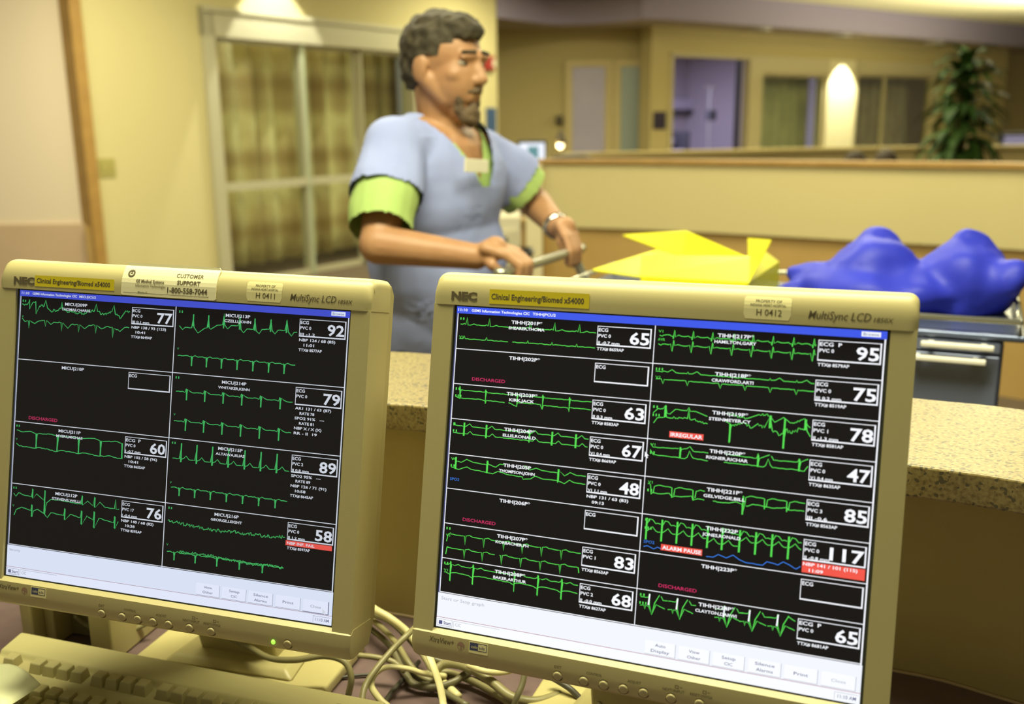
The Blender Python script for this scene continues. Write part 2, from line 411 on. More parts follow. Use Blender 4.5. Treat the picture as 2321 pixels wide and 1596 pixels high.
area('light_curtain_fill', WL(1.0, -.20, 2.93), .25, 1.6, 12, WARM, (0, 0, R(-34.5)))  # unseen fill lamp added between glass and curtain, no strip fixture

# switch plate
sw = thing('wall_switch', 'square olive cream wall switch plate beside the wood corner trim', 'switch', WL(-1.115, 0, 1.02))
m_ = MB(); wbox(m_, -1.185, -1.045, 0, .008, 1.02, 1.165); m_.build('plate', mat('switch_plate', (.42, .38, .12), .5), sw, bevel=.002)
for k in range(2):
    m_ = MB(); wbox(m_, -1.16 + k * .06, -1.125 + k * .06, .008, .014, 1.06, 1.125); m_.build('rocker', mat('switch_plate', (.42, .38, .12), .5), sw)
# red alarm and small blue sign at the wall end
fa_ = thing('fire_alarm', 'small red fire alarm box high on the wall end', 'alarm', WL(3.95, 0, 2.01))
m_ = MB(); wbox(m_, 3.83, 3.99, 0, .06, 2.0, 2.16); m_.build('housing', mat('alarm_red', (.32, .02, .02), .4), fa_, bevel=.008)
m_ = MB(); wbox(m_, 3.93, 3.97, .055, .075, 2.04, 2.12); m_.build('strobe', mat('strobe_clear', (.8, .75, .6), .2), fa_)
sg = MB(); wbox(sg, 3.86, 4.06, 0, .015, 1.3, 1.58); tag(sg.build('wall_sign', mat('sign_blue', (.05, .10, .22), .4), bevel=.003), 'dark blue wall sign behind the man\'s shoulder at the wall end', 'sign')

# ------------------------------------------------------------------ back wall doors with narrow glass
LAV = mat('blind_glass_backlit', (.40, .37, .50), .35, noise=(2, (.46, .43, .56), .3, .7)); LAVG = mat('glass_greenish', (.30, .36, .33), .3)  # lavender pane: look of blinds lit from behind put into the colour
def Y(px, py, y): return aty(px, py, y)
def backdoor(name, px0, px1, gx0, gx1, gm, label):
    y = 13.74; a, b = Y(px0, 250, y).x, Y(px1, 250, y).x; g0, g1 = Y(gx0, 250, y).x, Y(gx1, 250, y).x
    t = thing(name, label, 'door', ((a + b) / 2, y, 0)); t['kind'] = 'structure'
    m_ = MB(); zt = Y(1370, 137, y).z
    m_.box((a, y - .05, 0), (a + .07, y, zt - .0702)); m_.box((b - .07, y - .05, 0), (b, y, zt - .0702)); m_.box((a, y - .05, zt - .07), (b, y, zt)); m_.build('door_frame', mat('door_frame_tan', (.58, .48, .22), .5), t)
    gz = Y(1370, 152, y).z
    m_ = MB(); m_.box((a + .07, y - .03, .01), (b - .07, y, zt - .07)); lf = m_.build('door_leaf', mat('door_leaf_tan', (.54, .44, .20), .5), t)
    m_ = MB(); m_.box((g0, y - .036, .35), (g1, y - .029, gz)); m_.build('pane', gm, lf)
    m_ = MB(); m_.box((b - .16, y - .09, 1.0), (b - .10, y - .03, 1.03)); m_.box((b - .15, y - .09, 1.0), (b - .02 - .1, y - .08, 1.03)); m_.build('door_handle', CHROME, lf)
backdoor('door_2', 1282, 1388, 1297, 1370, LAV, 'tan door with a tall lavender glass panel on the back wall')
backdoor('door_3', 1390, 1470, 1406, 1447, LAVG, 'tan door with a narrow greenish glass panel beside the corner')
# dark sign beside rooms
q0 = sB(1480, 275); q1 = sB(1508, 275)
sg = MB(); z0 = onwall(1495, 293, B0, DB)[1]; z1 = onwall(1495, 253, B0, DB)[1]
wbox(sg, q0, q1, 0, .02, z0, z1, W=WB); tag(sg.build('room_sign', mat('sign_dark', (.03, .02, .05), .35), bevel=.004), 'small dark square room sign left of the open doorway', 'sign')
# wall sconce thing at 1268,272
q = Y(1268, 272, 13.7); sg = MB(); sg.box((q.x - .05, 13.66, q.z - .06), (q.x + .05, 13.75, q.z + .06)); sg.box((q.x - .03, 13.60, q.z - .02), (q.x + .03, 13.67, q.z + .05))
tag(sg.build('wall_bracket', mat('dark_olive_metal', (.10, .08, .04), .5), bevel=.01), 'small dark bracket on the tan wall left of the lavender glass door', 'bracket')

# ------------------------------------------------------------------ far room fronts
DKF = mat('room_frame', (.52, .46, .27), .5)
d4 = thing('door_4', 'far sliding room door standing open with a plaid curtain behind its glass', 'door', WB((s1690 + s1870) / 2, 0, 0)); d4['kind'] = 'structure'
m_ = MB(); wbox(m_, s1516, s1516 + .05, -.1, .03, 0, 2.3, W=WB); wbox(m_, s1690, s1720, -.1, .04, 0, 2.3, W=WB); wbox(m_, s1720, s1870, -.1, .04, 2.06, 2.3, W=WB); wbox(m_, s1516, s1720, -.1, .03, 2.25, 2.3, W=WB)
m_.build('door_frame', DKF, d4, bevel=.006)
m_ = MB(); wbox(m_, s1690 - .1, s1690 - .02, -.14, -.10, 0, 2.25, W=WB); m_.build('door_edge', BLACKP, d4)
panel(d4, s1720, s1870, -.04, 0, 2.06, .06, W=WB, m=DKF)
d5 = thing('door_5', 'far sliding glass room door left of the tall potted plant', 'door', WB((s1932 + s2105) / 2, 0, 0)); d5['kind'] = 'structure'
m_ = MB(); wbox(m_, s1932, s1932 + .06, -.1, .03, 0, 2.3, W=WB); wbox(m_, s1932, s2105, -.1, .03, 2.10, 2.3, W=WB); wbox(m_, s2105 - .06, s2105, -.1, .03, 0, 2.3, W=WB)
m_.build('door_frame', DKF, d5, bevel=.006)
md = s1932 + (s2105 - s1932) * .38
panel(d5, s1932 + .06, md, -.04, 0, 2.10, .05, W=WB, m=DKF); panel(d5, md, s2105 - .06, -.07, 0, 2.10, .05, W=WB, m=DKF)
CUR2 = mat('curtain_dull_green', (.34, .34, .20), .85, noise=(3, (.46, .44, .26), .35, .65)); CUR3 = mat('curtain_dull_mauve', (.36, .29, .24), .85, noise=(4, (.44, .37, .30), .35, .65))
curtain('room_curtain', WB, s1720 + .12, s1870 + .1, -.45, .15, 2.4, CUR2, 21, .05, 'dull green striped curtain behind the glass of the open far room')
curtain('room_curtain', WB, s1932, s2105, -.5, .15, 2.4, CUR3, 31, .02, 'dull mauve curtain behind the far door beside the plant')
spot('spot_column', WB((s1870 + s1932) / 2 - .02, .36, 2.59), WB((s1870 + s1932) / 2, .10, 1.2), 260, (1, .97, .75), 62, .15)
area('light_room_far', WB((s1516 + s1690) / 2 + .2, -1.6, 2.55), 1.6, 1.0, 110, (.74, .70, 1.0))
area('light_room_far', WB((s1932 + s2105) / 2, -1.6, 2.55), 1.6, 1.0, 30, (1, .85, .8))
# things inside the open room
def pB(px, py, n):
    P = (B0[0] + NB[0] * n, B0[1] + NB[1] * n); s, z = onwall(px, py, P, DB); return s, z
s_, z_ = pB(1608, 250, -1.5)
ip = thing('iv_pole', 'thin pale IV pole standing in the open far room', 'pole', WB(s_, -1.5, 0))
m_ = MB(); m_.tube([WB(s_, -1.5, .05), WB(s_, -1.5, 1.95)], .014); m_.build('pole', mat('pale_metal', (.6, .6, .62), .3, metal=.6), ip)
m_ = MB()
for k in range(5): an = 2 * math.pi * k / 5; m_.tube([WB(s_, -1.5, .09), WB(s_, -1.5, .05) + xyz(.28 * math.cos(an), .28 * math.sin(an), 0)], .012)
m_.build('base', BLACKP, ip)
m_ = MB(); wbox(m_, s_ - .03, s_ + .10, -1.56, -1.44, 1.42, 1.58, W=WB); m_.build('pump', mat('dark_grey', (.06, .06, .07), .5), ip, bevel=.01)
m_ = MB(); m_.tube([WB(s_ - .1, -1.5, 1.9), WB(s_ - .1, -1.5, 1.97), WB(s_ + .1, -1.5, 1.97), WB(s_ + .1, -1.5, 1.9)], .006); m_.build('hook', CHROME, ip)
s_, z_ = pB(1555, 225, -2.9)
bx = thing('wall_headboard', 'pale lilac service rail unit on the back wall of the open far room', 'rail', WB(s_, -3.2, 1.7))
m_ = MB(); wbox(m_, s_ - .5, s_ + 1.0, -3.2, -3.08, 1.62, 1.80, W=WB); m_.build('rail_body', mat('lilac_rail', (.62, .58, .72), .5), bx, bevel=.01)
m_ = MB(); wbox(m_, s_ - .5, s_ + 1.0, -3.2, -3.05, 1.56, 1.60, W=WB); m_.build('rail_lip', mat('dark_grey', (.06, .06, .07), .5), bx)
s_, z_ = pB(1545, 285, -2.0)
bd = thing('hospital_bed', 'hospital bed with rumpled white linen in the open far room', 'bed', WB(s_, -2.0, 0))
m_ = MB(); wbox(m_, s_ - .9, s_ + .15, -2.9, -2.0, .75, .95, W=WB); m_.build('mattress', mat('lilac_linen', (.55, .52, .68), .8, bump=.8, bscale=9), bd, bevel=.05, bseg=3)
m_ = MB(); wbox(m_, s_ - .9, s_ + .18, -2.92, -1.98, .45, .70, W=WB); wbox(m_, s_ + .14, s_ + .2, -2.9, -2.0, .3, 1.25, W=WB); m_.build('bed_frame', mat('dark_grey', (.06, .06, .07), .5), bd, bevel=.01)
m_ = MB(); m_.ell(WB(s_ - .2, -2.4, 1.08), (.32, .3, .17)); m_.build('pillow', mat('lilac_linen', (.55, .52, .68), .8), bd, smooth=True)
for k in range(2):
    m_ = MB(); wbox(m_, s_ - .85 + k * .95, s_ - .80 + k * .95, -2.7, -2.2, .0, .46, W=WB); m_.build('leg', mat('dark_grey', (.06, .06, .07), .5), bd)

# ------------------------------------------------------------------ partitions of the station
def ribbon(name, pts, th, z0, z1, m, parent=None, n=6, bevel=0, sm=True, mb=None, side=1):
    P = smooth_path([xyz(x, y, 0) for x, y in pts], n) if n > 1 else [xyz(x, y, 0) for x, y in pts]
    own = mb is None; mb = mb or MB(); N = len(P); off = []
    for i in range(N):
        t = (P[min(i + 1, N - 1)] - P[max(i - 1, 0)]).normalized(); off.append(xyz(-t.y, t.x, 0) * side)
    a0, a1 = (th if isinstance(th, tuple) else (0, th))
    vs = []
    for i in range(N):
        A_ = P[i] + off[i] * a0; B_ = P[i] + off[i] * a1
        vs += [A_ + xyz(0, 0, z0), B_ + xyz(0, 0, z0), B_ + xyz(0, 0, z1), A_ + xyz(0, 0, z1)]
    fs = [(0, 1, 2, 3), tuple(4 * (N - 1) + k for k in (3, 2, 1, 0))]
    for i in range(N - 1):
        for k in range(4): fs.append((4 * i + k, 4 * i + 4 + k, 4 * i + 4 + (k + 1) % 4, 4 * i + (k + 1) % 4))
    mb.add(vs, fs)
    return mb.build(name, m, parent, bevel=bevel) if own else mb
pp = [(.14, 6.29), (.256, 6.17), (.80, 5.93), (1.35, 5.58), (1.93, 5.16), (2.47, 4.77), (3.3, 3.9), (3.9, 2.9)]
pt = thing('station_partition', 'long curved cream partition with a thin wood cap and a brown lower band', 'partition', (1.35, 5.6, 0))
ribbon('upper_panel', pp, (0, .16), .75, 1.14, PARTC, pt); ribbon('wood_cap', pp, (-.02, .18), 1.14, 1.165, WOOD, pt, bevel=.004)
ribbon('lower_panel', pp, (.03, .16), 0, .75, WOODT, pt)
m_ = MB(); m_.box((.10, 6.18, 0), (.20, 6.40, 1.139)); m_.build('end_post', mat('partition_end', (.80, .73, .47), .6), pt)
pf = [(.42, 7.78), (1.2, 8.1), (1.9, 8.35), (2.6, 8.6), (3.6, 8.7), (4.6, 8.6), (6, 8.2)]
pt2 = thing('station_partition', 'second curved tan partition farther back, below the far rooms', 'partition', (1.9, 8.4, 0))
ribbon('panel', pf, (0, .12), 0, 1.13, mat('partition_tan', (.42, .34, .15), .7), pt2); ribbon('wood_cap', pf, (-.02, .14), 1.13, 1.155, mat('cap_tan', (.52, .42, .18), .5), pt2)

# items on and behind the partitions
q = aty(1204, 350, 6.9)
cm = thing('computer_monitor', 'small black framed monitor with a white page, left of the glowing desk lamp', 'monitor', (q.x, 6.95, .76))
def scrbox(t, cx, y, z0, z1, hw, page):
    m_ = MB(); m_.box((cx - hw, y, z0), (cx + hw, y + .04, z1)); m_.build('bezel', BLACKP, t, bevel=.004)
    m_ = MB(); m_.box((cx - hw + .014, y - .003, z0 + .014), (cx + hw - .014, y + .001, z1 - .018)); s = m_.build('screen', emis('page_white', (.86, .90, 1.0), 1.1), t)
    if page: m_ = MB(); m_.box((cx - .03, y - .005, (z0 + z1) / 2 - .03), (cx + .045, y - .0035, (z0 + z1) / 2 + .07)); m_.build('page_block', emis('page_teal', (.12, .30, .32), 1.0), s)
    m_ = MB(); m_.box((cx - .03, y + .04, .76), (cx + .03, y + .07, z0 + .1)); m_.box((cx - .1, y - .03, .76), (cx + .1, y + .12, .78)); m_.build('stand', BLACKP, t)
scrbox(cm, aty(1206, 350, 6.9).x, 6.9, aty(1206, 392, 6.9).z, aty(1206, 318, 6.9).z, .10, True)
dk = thing('back_desk', 'desk surface behind the partition that carries the small white screen', 'desk', (.5, 7.0, 0))
m_ = MB(); m_.box((.02, 6.62, .72), (1.3, 7.3, .76)); m_.build('top', WOODT, dk, bevel=.004)
for x in (.06, 1.22): m_ = MB(); m_.box((x, 6.66, 0), (x + .05, 7.2, .72)); m_.build('leg', WOODT, dk)
lx = aty(1270, 335, 7.0)
lp = thing('desk_lamp', 'small dark desk lamp glowing warm beside the white screen', 'lamp', (lx.x, 7.0, .76))
m_ = MB(); m_.lathe([(.07, 0), (.07, .015), (.02, .02)], Matrix.Translation((lx.x, 7.0, .76))); m_.build('base', mat('dark_olive_metal', (.1, .08, .04), .5), lp)
m_ = MB(); m_.tube([(lx.x, 7.05, .77), (lx.x - .02, 7.07, 1.15), (lx.x, 7.0, 1.33)], .008); m_.build('arm', mat('dark_olive_metal', (.1, .08, .04), .5), lp)
m_ = MB(); m_.lathe([(.045, 0), (.04, .03), (.018, .075), (.012, .09)], Matrix.Translation((lx.x, 7.0, 1.245))); m_.build('lamp_shade', mat('dark_olive_metal', (.1, .08, .04), .5), lp, smooth=True)
m_ = MB(); m_.ell((lx.x, 7.0, 1.236), (.024, .024, .028)); m_.build('bulb', mat('bulb', (1, 1, 1), .5, emit=(1, .8, .42), estr=5), lp, smooth=True)
pl = bpy.data.lights.new('lamp_bulb_light', 'POINT'); pl.energy = 1.6; pl.color = (1, .75, .35); pl.shadow_soft_size = .04
po = bpy.data.objects.new('lamp_bulb_light', pl); COL.objects.link(po); po.location = (lx.x - .05, 6.95, 1.2)
q = aty(1292, 353, 6.35)
m_ = MB(); m_.ell((q.x + .02, 6.35, 1.168), (.12, .05, .022)); m_.ell((q.x - .08, 6.35, 1.165), (.05, .03, .014))
tag(m_.build('telephone_handset', BLACKP, smooth=True), 'black handset lying on the partition cap under the lavender glass door', 'telephone')
# heads of two seated people behind the partition
HAIRD = mat('hair_dark_brown', (.045, .03, .015), .7, bump=.6, bscale=60); SKIN = mat('skin_tanned', (.42, .215, .105), .5, noise=(14, (.48, .26, .13), .35, .65))
def seated(px, py, y, lab):
    q = aty(px, py, y); hz = q.z
    t = thing('person', lab, 'person', (q.x, y, 0))
    m_ = MB(); c = xyz(q.x, y, hz - .125)
    m_.ell(c, (.075, .095, .11)); m_.tube([c + xyz(0, 0, -.06), c + xyz(0, 0, -.18)], .055); m_.build('body', SKIN, t, smooth=True)
    m_ = MB(); m_.ell(c + xyz(0, .01, .02), (.084, .10, .108)); m_.build('hair', HAIRD, t, smooth=True)
    m_ = MB(); m_.tube([c + xyz(0, 0, -.15), c + xyz(0, 0, -.20), c + xyz(0, 0, -.32), c + xyz(0, 0, -.66)], [.06, .15, .19, .17], 16, flat=.65); m_.tube([c + xyz(-.16, 0, -.24), c + xyz(-.22, -.05, -.45), c + xyz(-.15, -.28, -.52)], [.06, .05, .035]); m_.tube([c + xyz(.16, 0, -.24), c + xyz(.22, -.05, -.45), c + xyz(.15, -.28, -.52)], [.06, .05, .035])
    m_.tube([c + xyz(-.09, .02, -.66), c + xyz(-.10, -.4, -.68), c + xyz(-.10, -.42, -1.13)], [.09, .075, .05]); m_.tube([c + xyz(.09, .02, -.66), c + xyz(.10, -.4, -.68), c + xyz(.10, -.42, -1.13)], [.09, .075, .05])
    m_.build('clothes', mat('blue_clothes', (.10, .13, .25), .8), t, smooth=True)
    st_ = thing('office_chair', 'dark office chair, mostly hidden under the seated ' + ('left' if 'left' in lab else 'right') + ' person', 'chair', (q.x, y, 0))
    zz = c.z - .75
    m_ = MB(); m_.box((q.x - .22, y - .25, zz - .08), (q.x + .22, y + .22, zz - .0)); m_.build('seat', BLACKP, st_, bevel=.02)
    m_ = MB(); m_.tube([(q.x, y, .05), (q.x, y, zz - .08)], .03)
    for k in range(5): an = 2 * math.pi * k / 5; m_.tube([(q.x, y, .09), (q.x + .28 * math.cos(an), y + .28 * math.sin(an), .05)], .02)
    m_.build('base', BLACKP, st_)
seated(1941, 343, 6.5, 'person seated behind the partition, only dark hair showing, left of two')
seated(2010, 337, 7.45, 'person seated behind the partition, dark hair and forehead showing, right of two')

# potted plant
pq = aty(2178, 300, 7.6)
pl_ = thing('potted_plant', 'tall bushy dark green corn plant rising behind the partition', 'plant', (pq.x, 7.6, 0))
m_ = MB(); m_.lathe([(.14, 0), (.20, .38), (.21, .40), (.19, .40), (.18, .36), (.0, .36)], Matrix.Translation((pq.x, 7.6, 0)), 28); m_.build('pot', mat('pot_brown', (.16, .09, .05), .5), pl_, smooth=True)
m_ = MB(); m_.tube(smooth_path([(pq.x, 7.6, .36), (pq.x + .02, 7.6, .9), (pq.x, 7.62, 1.5), (pq.x + .01, 7.6, 1.76)]), [.03] * 25, 8); m_.tube(smooth_path([(pq.x + .05, 7.62, .36), (pq.x + .10, 7.6, .9), (pq.x + .08, 7.6, 1.25)]), [.025] * 17, 8)
m_.build('trunk', mat('trunk_brown', (.20, .12, .05), .8), pl_, smooth=True)
m_ = MB(); rnd = random.Random(5)
for k in range(150):
    u = k / 150; an = k * 2.4 + rnd.uniform(-.3, .3); z = 1.10 + .68 * u + rnd.uniform(-.03, .03); Ln = rnd.uniform(.30, .50) * (1.0 - .3 * u)
    el = R(20 + 45 * u + rnd.uniform(-15, 20)) if k < 142 else R(78 + rnd.uniform(-8, 8)); wd = rnd.uniform(.032, .050)
    d = xyz(math.cos(an), math.sin(an), 0); sd = xyz(-math.sin(an), math.cos(an), 0); p = xyz(pq.x, 7.6, z); e = el; vs = []
    for j in range(8):
        t = j / 7; wj = wd * (math.sin(math.pi * min(1, .12 + t * .9)) ** .7) * (1 if j < 7 else .05)
        vs += [p - sd * wj, p + xyz(0, 0, -.008), p + sd * wj]
        p = p + (d * math.cos(e) + xyz(0, 0, math.sin(e))) * (Ln / 7); e -= R(16 + rnd.uniform(-3, 6))
    m_.add(vs, [(3 * j + a, 3 * j + a + 1, 3 * j + a + 4, 3 * j + a + 3) for j in range(7) for a in (0, 1)])
m_.build('foliage', mat('leaf_dark_green', (.022, .06, .010), .6, noise=(6, (.05, .11, .02), .35, .65), spec=.25), pl_, smooth=True)
# dark screen at the far right edge
q = aty(2303, 325, 9.0)
t = thing('computer_monitor', 'grey computer monitor at the far right edge behind the partition', 'monitor', (q.x, 9.1, .76))
m_ = MB(); m_.box((q.x - .14, 9.0, q.z - .10), (q.x + .22, 9.05, q.z + .10)); m_.build('bezel', BLACKP, t, bevel=.004)
m_ = MB(); m_.box((q.x - .12, 8.996, q.z - .07), (q.x + .20, 9.0, q.z + .07)); m_.build('screen', emis('dim_lilac', (.22, .20, .28), 1), t)
m_ = MB(); m_.box((q.x, 9.05, .76), (q.x + .06, 9.08, q.z)); m_.box((q.x - .06, 8.96, .76), (q.x + .12, 9.14, .78)); m_.build('stand', BLACKP, t)
m_ = MB(); m_.box((q.x - .3, 8.9, .72), (q.x + .8, 9.5, .76)); m_.box((q.x - .28, 9.0, 0), (q.x - .22, 9.4, .72)); m_.box((q.x + .7, 9.0, 0), (q.x + .76, 9.4, .72))
tag(m_.build('side_desk', WOODT), 'desk at far right carrying the grey monitor', 'desk')
# cabinet and dark bin near the partition end
q = aty(1150, 500, 5.2)
t = thing('supply_cabinet', 'small cream cabinet with drawers standing left of the partition end', 'cabinet', (q.x, 5.3, 0))
m_ = MB(); m_.box((q.x - .14, 5.2, 0), (q.x + .07, 5.6, aty(1150, 492, 5.2).z)); m_.build('body', mat('cabinet_cream', (.62, .58, .42), .5), t, bevel=.006)
for k in range(3): m_ = MB(); z = aty(1150, 520, 5.2).z - k * .2; m_.box((q.x - .12, 5.185, z - .16), (q.x + .05, 5.2, z)); dr = m_.build('drawer', mat('cabinet_drawer', (.56, .52, .36), .5), t, bevel=.004); m_ = MB(); m_.box((q.x - .07, 5.165, z - .05), (q.x, 5.185, z - .035)); m_.build('handle', CHROME, dr)
q = aty(1184, 585, 4.9)
m_ = MB(); m_.box((q.x - .035, 4.95, 0), (q.x + .05, 5.12, aty(1184, 572, 4.9).z)); m_.box((q.x - .045, 4.94, aty(1184, 572, 4.9).z - .02), (q.x + .06, 5.13, aty(1184, 572, 4.9).z))
tag(m_.build('waste_bin', BLACKP, bevel=.006), 'black bin on the floor between the cream cabinet and partition end', 'bin')

# ================================================================== THE NURSE COUNTER
slab_f = [(-1.3, 1.24), (-.7, 1.225), (-.4, 1.19), (-.153, 1.123), (-.099, 1.106), (.15, 1.01), (.378, .887), (.464, .839), (.62, .72), (.80, .55), (.95, .32)]
slab_b = [(-1.3, 1.53), (-.7, 1.515), (-.45, 1.475), (-.182, 1.402), (-.118, 1.383), (.18, 1.27), (.476, 1.12), (.58, 1.066), (.80, .90), (1.03, .66), (1.20, .38)]
base_f = [(-1.3, 1.30), (-.7, 1.285), (-.4, 1.235), (-.168, 1.175), (-.09, 1.15), (.15, 1.105), (.43, 1.025), (.545, .955), (.72, .82), (.90, .64), (1.05, .38)]
ct = thing('nurse_counter', 'speckled tan counter curving behind the two monitors on an olive panel wall', 'counter', (.1, 1.2, 0))
def strip(mb, F, Bk, z0, z1):
    f = smooth_path([xyz(*p, 0) for p in F], 5); b = smooth_path([xyz(*p, 0) for p in Bk], 5); vs = []
    for p, q in zip(f, b): vs += [p + xyz(0, 0, z0), q + xyz(0, 0, z0), q + xyz(0, 0, z1), p + xyz(0, 0, z1)]
    N = len(f); fs = [(0, 1, 2, 3), tuple(4 * (N - 1) + k for k in (3, 2, 1, 0))]
    for i in range(N - 1):
        for k in range(4): fs.append((4 * i + k, 4 * i + 4 + k, 4 * i + 4 + (k + 1) % 4, 4 * i + (k + 1) % 4))
    mb.add(vs, fs)
m_ = MB(); strip(m_, slab_f, slab_b, 1.017, 1.05); m_.build('countertop', GRAN, ct, bevel=.003)
bb = [(x - .02, y - .05) for x, y in slab_b]
m_ = MB(); strip(m_, base_f, bb, 0, 1.017); m_.build('panel_wall', mat('panel_olive', (.44, .36, .14), .7, bump=.15, bscale=250), ct)

# desk
dkp = smooth_path([xyz(*p, 0) for p in base_f[:-1]], 5)
de = thing('desk', 'mauve brown laminate desk carrying the monitors, keyboard and cables', 'desk', (0, .8, 0))
m_ = MB(); ps = [(p.x, p.y - .002) for p in dkp]; poly = [(-1.3, .40)] + [(.90, .40)] + ps[::-1]
m_.prism(poly, .72, .75, lambda p, t: xyz(p[0], p[1], t)); m_.build('desk_top', DESK, de, bevel=.002)
m_ = MB(); m_.tube([p + xyz(0, -.003, .751) for p in dkp], .0022, 6); m_.build('edge_seal', mat('caulk_tan', (.50, .38, .22), .5), de, smooth=True)
for x in (-1.1, .62): m_ = MB(); m_.box((x, .45, 0), (x + .03, .78 if x > 0 else 1.2, .72)); m_.build('side_panel', mat('panel_olive', (.36, .29, .11), .7), de)

# ================================================================== MONITORS
PXM = 359.0 / 1280
K_BK = emis('px_black', (.0075, .0062, .0058), 1); K_BK.node_tree.nodes['Principled BSDF'].inputs['Base Color'].default_value = (.008, .008, .008, 1); K_BK.node_tree.nodes['Principled BSDF'].inputs['Specular IOR Level'].default_value = .1; K_BL = emis('px_title_blue', (.055, .11, .86), .95); K_WH = emis('px_white', (.93, .95, 1.0), 1.05)
K_GR = emis('px_green', (.10, .78, .09), .95); K_PK = emis('px_pink', (.80, .03, .16), .85); K_RD = emis('px_red', (.95, .10, .07), .95)
K_LB = emis('px_light_blue', (.04, .22, .85), .9); K_PG = emis('px_page', (.90, .93, 1.0), 1.0); K_BN = emis('px_button', (.94, .96, 1.0), 1.02)
K_GY = emis('px_grey', (.45, .47, .55), 1); K_DK = emis('px_ink', (.10, .11, .28), .8); K_CR = emis('px_line_red', (.50, .22, .30), .9)
K_WD = emis('px_white_dim', (.62, .66, .74), 1.0); K_GD = emis('px_green_dim', (.045, .44, .11), .95); K_GY2 = emis('px_border_dim', (.30, .32, .40), 1)
SCRM = [K_BK, K_BL, K_WH, K_GR, K_PK, K_RD, K_LB, K_PG, K_BN, K_GY, K_DK, K_CR]
SCRM_L = [K_BK, emis('px_title_blue_dim', (.055, .08, .60), .95), K_WD, K_GD, emis('px_pink_dim', (.45, .02, .10), .9), emis('px_red_dim', (.80, .09, .07), .95), K_LB, emis('px_page_dim', (.68, .74, .90), 1), emis('px_button_dim', (.74, .79, .94), 1), K_GY2, emis('px_ink_dim', (.14, .16, .28), .8), emis('px_line_dim', (.42, .28, .34), .9)]
BK, BL, WH, GR, PK, RD, LB, PG, BN, GY, DK, CR = range(12)

class Scr:
    def __init__(s): s.mb = MB()
    def P(s, x, y, l): return (x * PXM, -y * PXM, .06 * l)
    def rect(s, x0, y0, x1, y1, c, l=1): s.mb.quad(s.P(x0, y1, l), s.P(x1, y1, l), s.P(x1, y0, l), s.P(x0, y0, l), c)
    def frame(s, x0, y0, x1, y1, c, l=2, w=(2, 2, 4, 4)):
        a, t, r, b = w
        s.rect(x0, y0, x0 + a, y1, c, l); s.rect(x0, y0, x1, y0 + t, c, l); s.rect(x1 - r, y0, x1, y1, c, l); s.rect(x0, y1 - b, x1, y1, c, l)
    def line(s, pts, c, w=2.3, l=3):
        pts = [Vector((p[0], p[1])) for p in pts]; n = len(pts); vs = []
        for i, p in enumerate(pts):
            d = (pts[min(i + 1, n - 1)] - pts[max(i - 1, 0)])
            if d.length < 1e-6: d = Vector((1, 0))
            d.normalize(); nn = Vector((-d.y, d.x)) * (w / 2 if abs(d.x) > .35 else w * .62)
            vs += [s.P(p.x - nn.x, p.y - nn.y, l), s.P(p.x + nn.x, p.y + nn.y, l)]
        s.mb.add(vs, [(2 * i, 2 * i + 1, 2 * i + 3, 2 * i + 2) for i in range(n - 1)], c)
    def text(s, t, x0, x1, y0, y1, c, l=5, bold=True): text(s.mb, t, x0, x1, y0, y1, lambda x, y: s.P(x, y, l), c, bold)

def wave(pts, nz=1.0, seed=1, step=7):
    """adds the small jitter of a measured trace between the given points"""
    rnd = random.Random(seed); out = []
    for a, b in zip(pts, pts[1:]):
        out.append(a); n = int(abs(b[0] - a[0]) / step)
        if abs(b[1] - a[1]) > 12: n = 0
        for k in range(1, n): t = k / n; out.append((a[0] + (b[0] - a[0]) * t, a[1] + (b[1] - a[1]) * t + rnd.uniform(-nz, nz)))
    out.append(pts[-1]); return out
def beats(xs, base, x0, x1, shape):
    """shape: offsets (dx,dy) repeated at every beat"""
    p = [(x0, base)]
    for x in xs: p += [(x + dx, base + dy) for dx, dy in shape if x0 < x + dx < x1]
    return p + [(x1, base)]

def cell(s, col, y, name, pat, box=None, extra=(), lab=None, short=False):
    """one patient cell; box=(ecg,pvc,st,number)"""
    X = 637 * col; wdt = 7.7
    c = X + 239
    s.text(name, c - len(name) * 5.1, c + len(name) * 5.1, y + 12, y + 22, WH, 6)
    if pat: s.text(pat, c - len(pat) * 4.55, c + len(pat) * 4.55, y + 31, y + 39.5, WH, 6)
    s.frame(X + 466, y + 11.5, X + 632, y + 70, WH)
    s.text(box[0], X + 470, X + 470 + len(box[0]) * 9.8, y + 18, y + 28, WH)
    if len(box) > 1:
        s.text(box[1], X + 470, X + 470 + len(box[1]) * 7.8, y + 36, y + 45.5, WH)
        if box[2]: s.text(box[2], X + 470, X + 470 + len(box[2]) * 6.7, y + 57.5, y + 65.5, WH)
        n = box[3]; s.text(n, X + 628 - 30.5 * len(n), X + 627, y + 26, y + 60, s.big, 6)
    yy = y + 76
    for e in extra:
        ind = 0
        if e.startswith('!'): e = e[1:]
        if e.startswith(' '): ind = 17; e = e.strip()
        s.text(e, X + 468 + ind, X + 468 + ind + len(e) * 7.6, yy, yy + 8.5, WH, 6); yy += 16.4

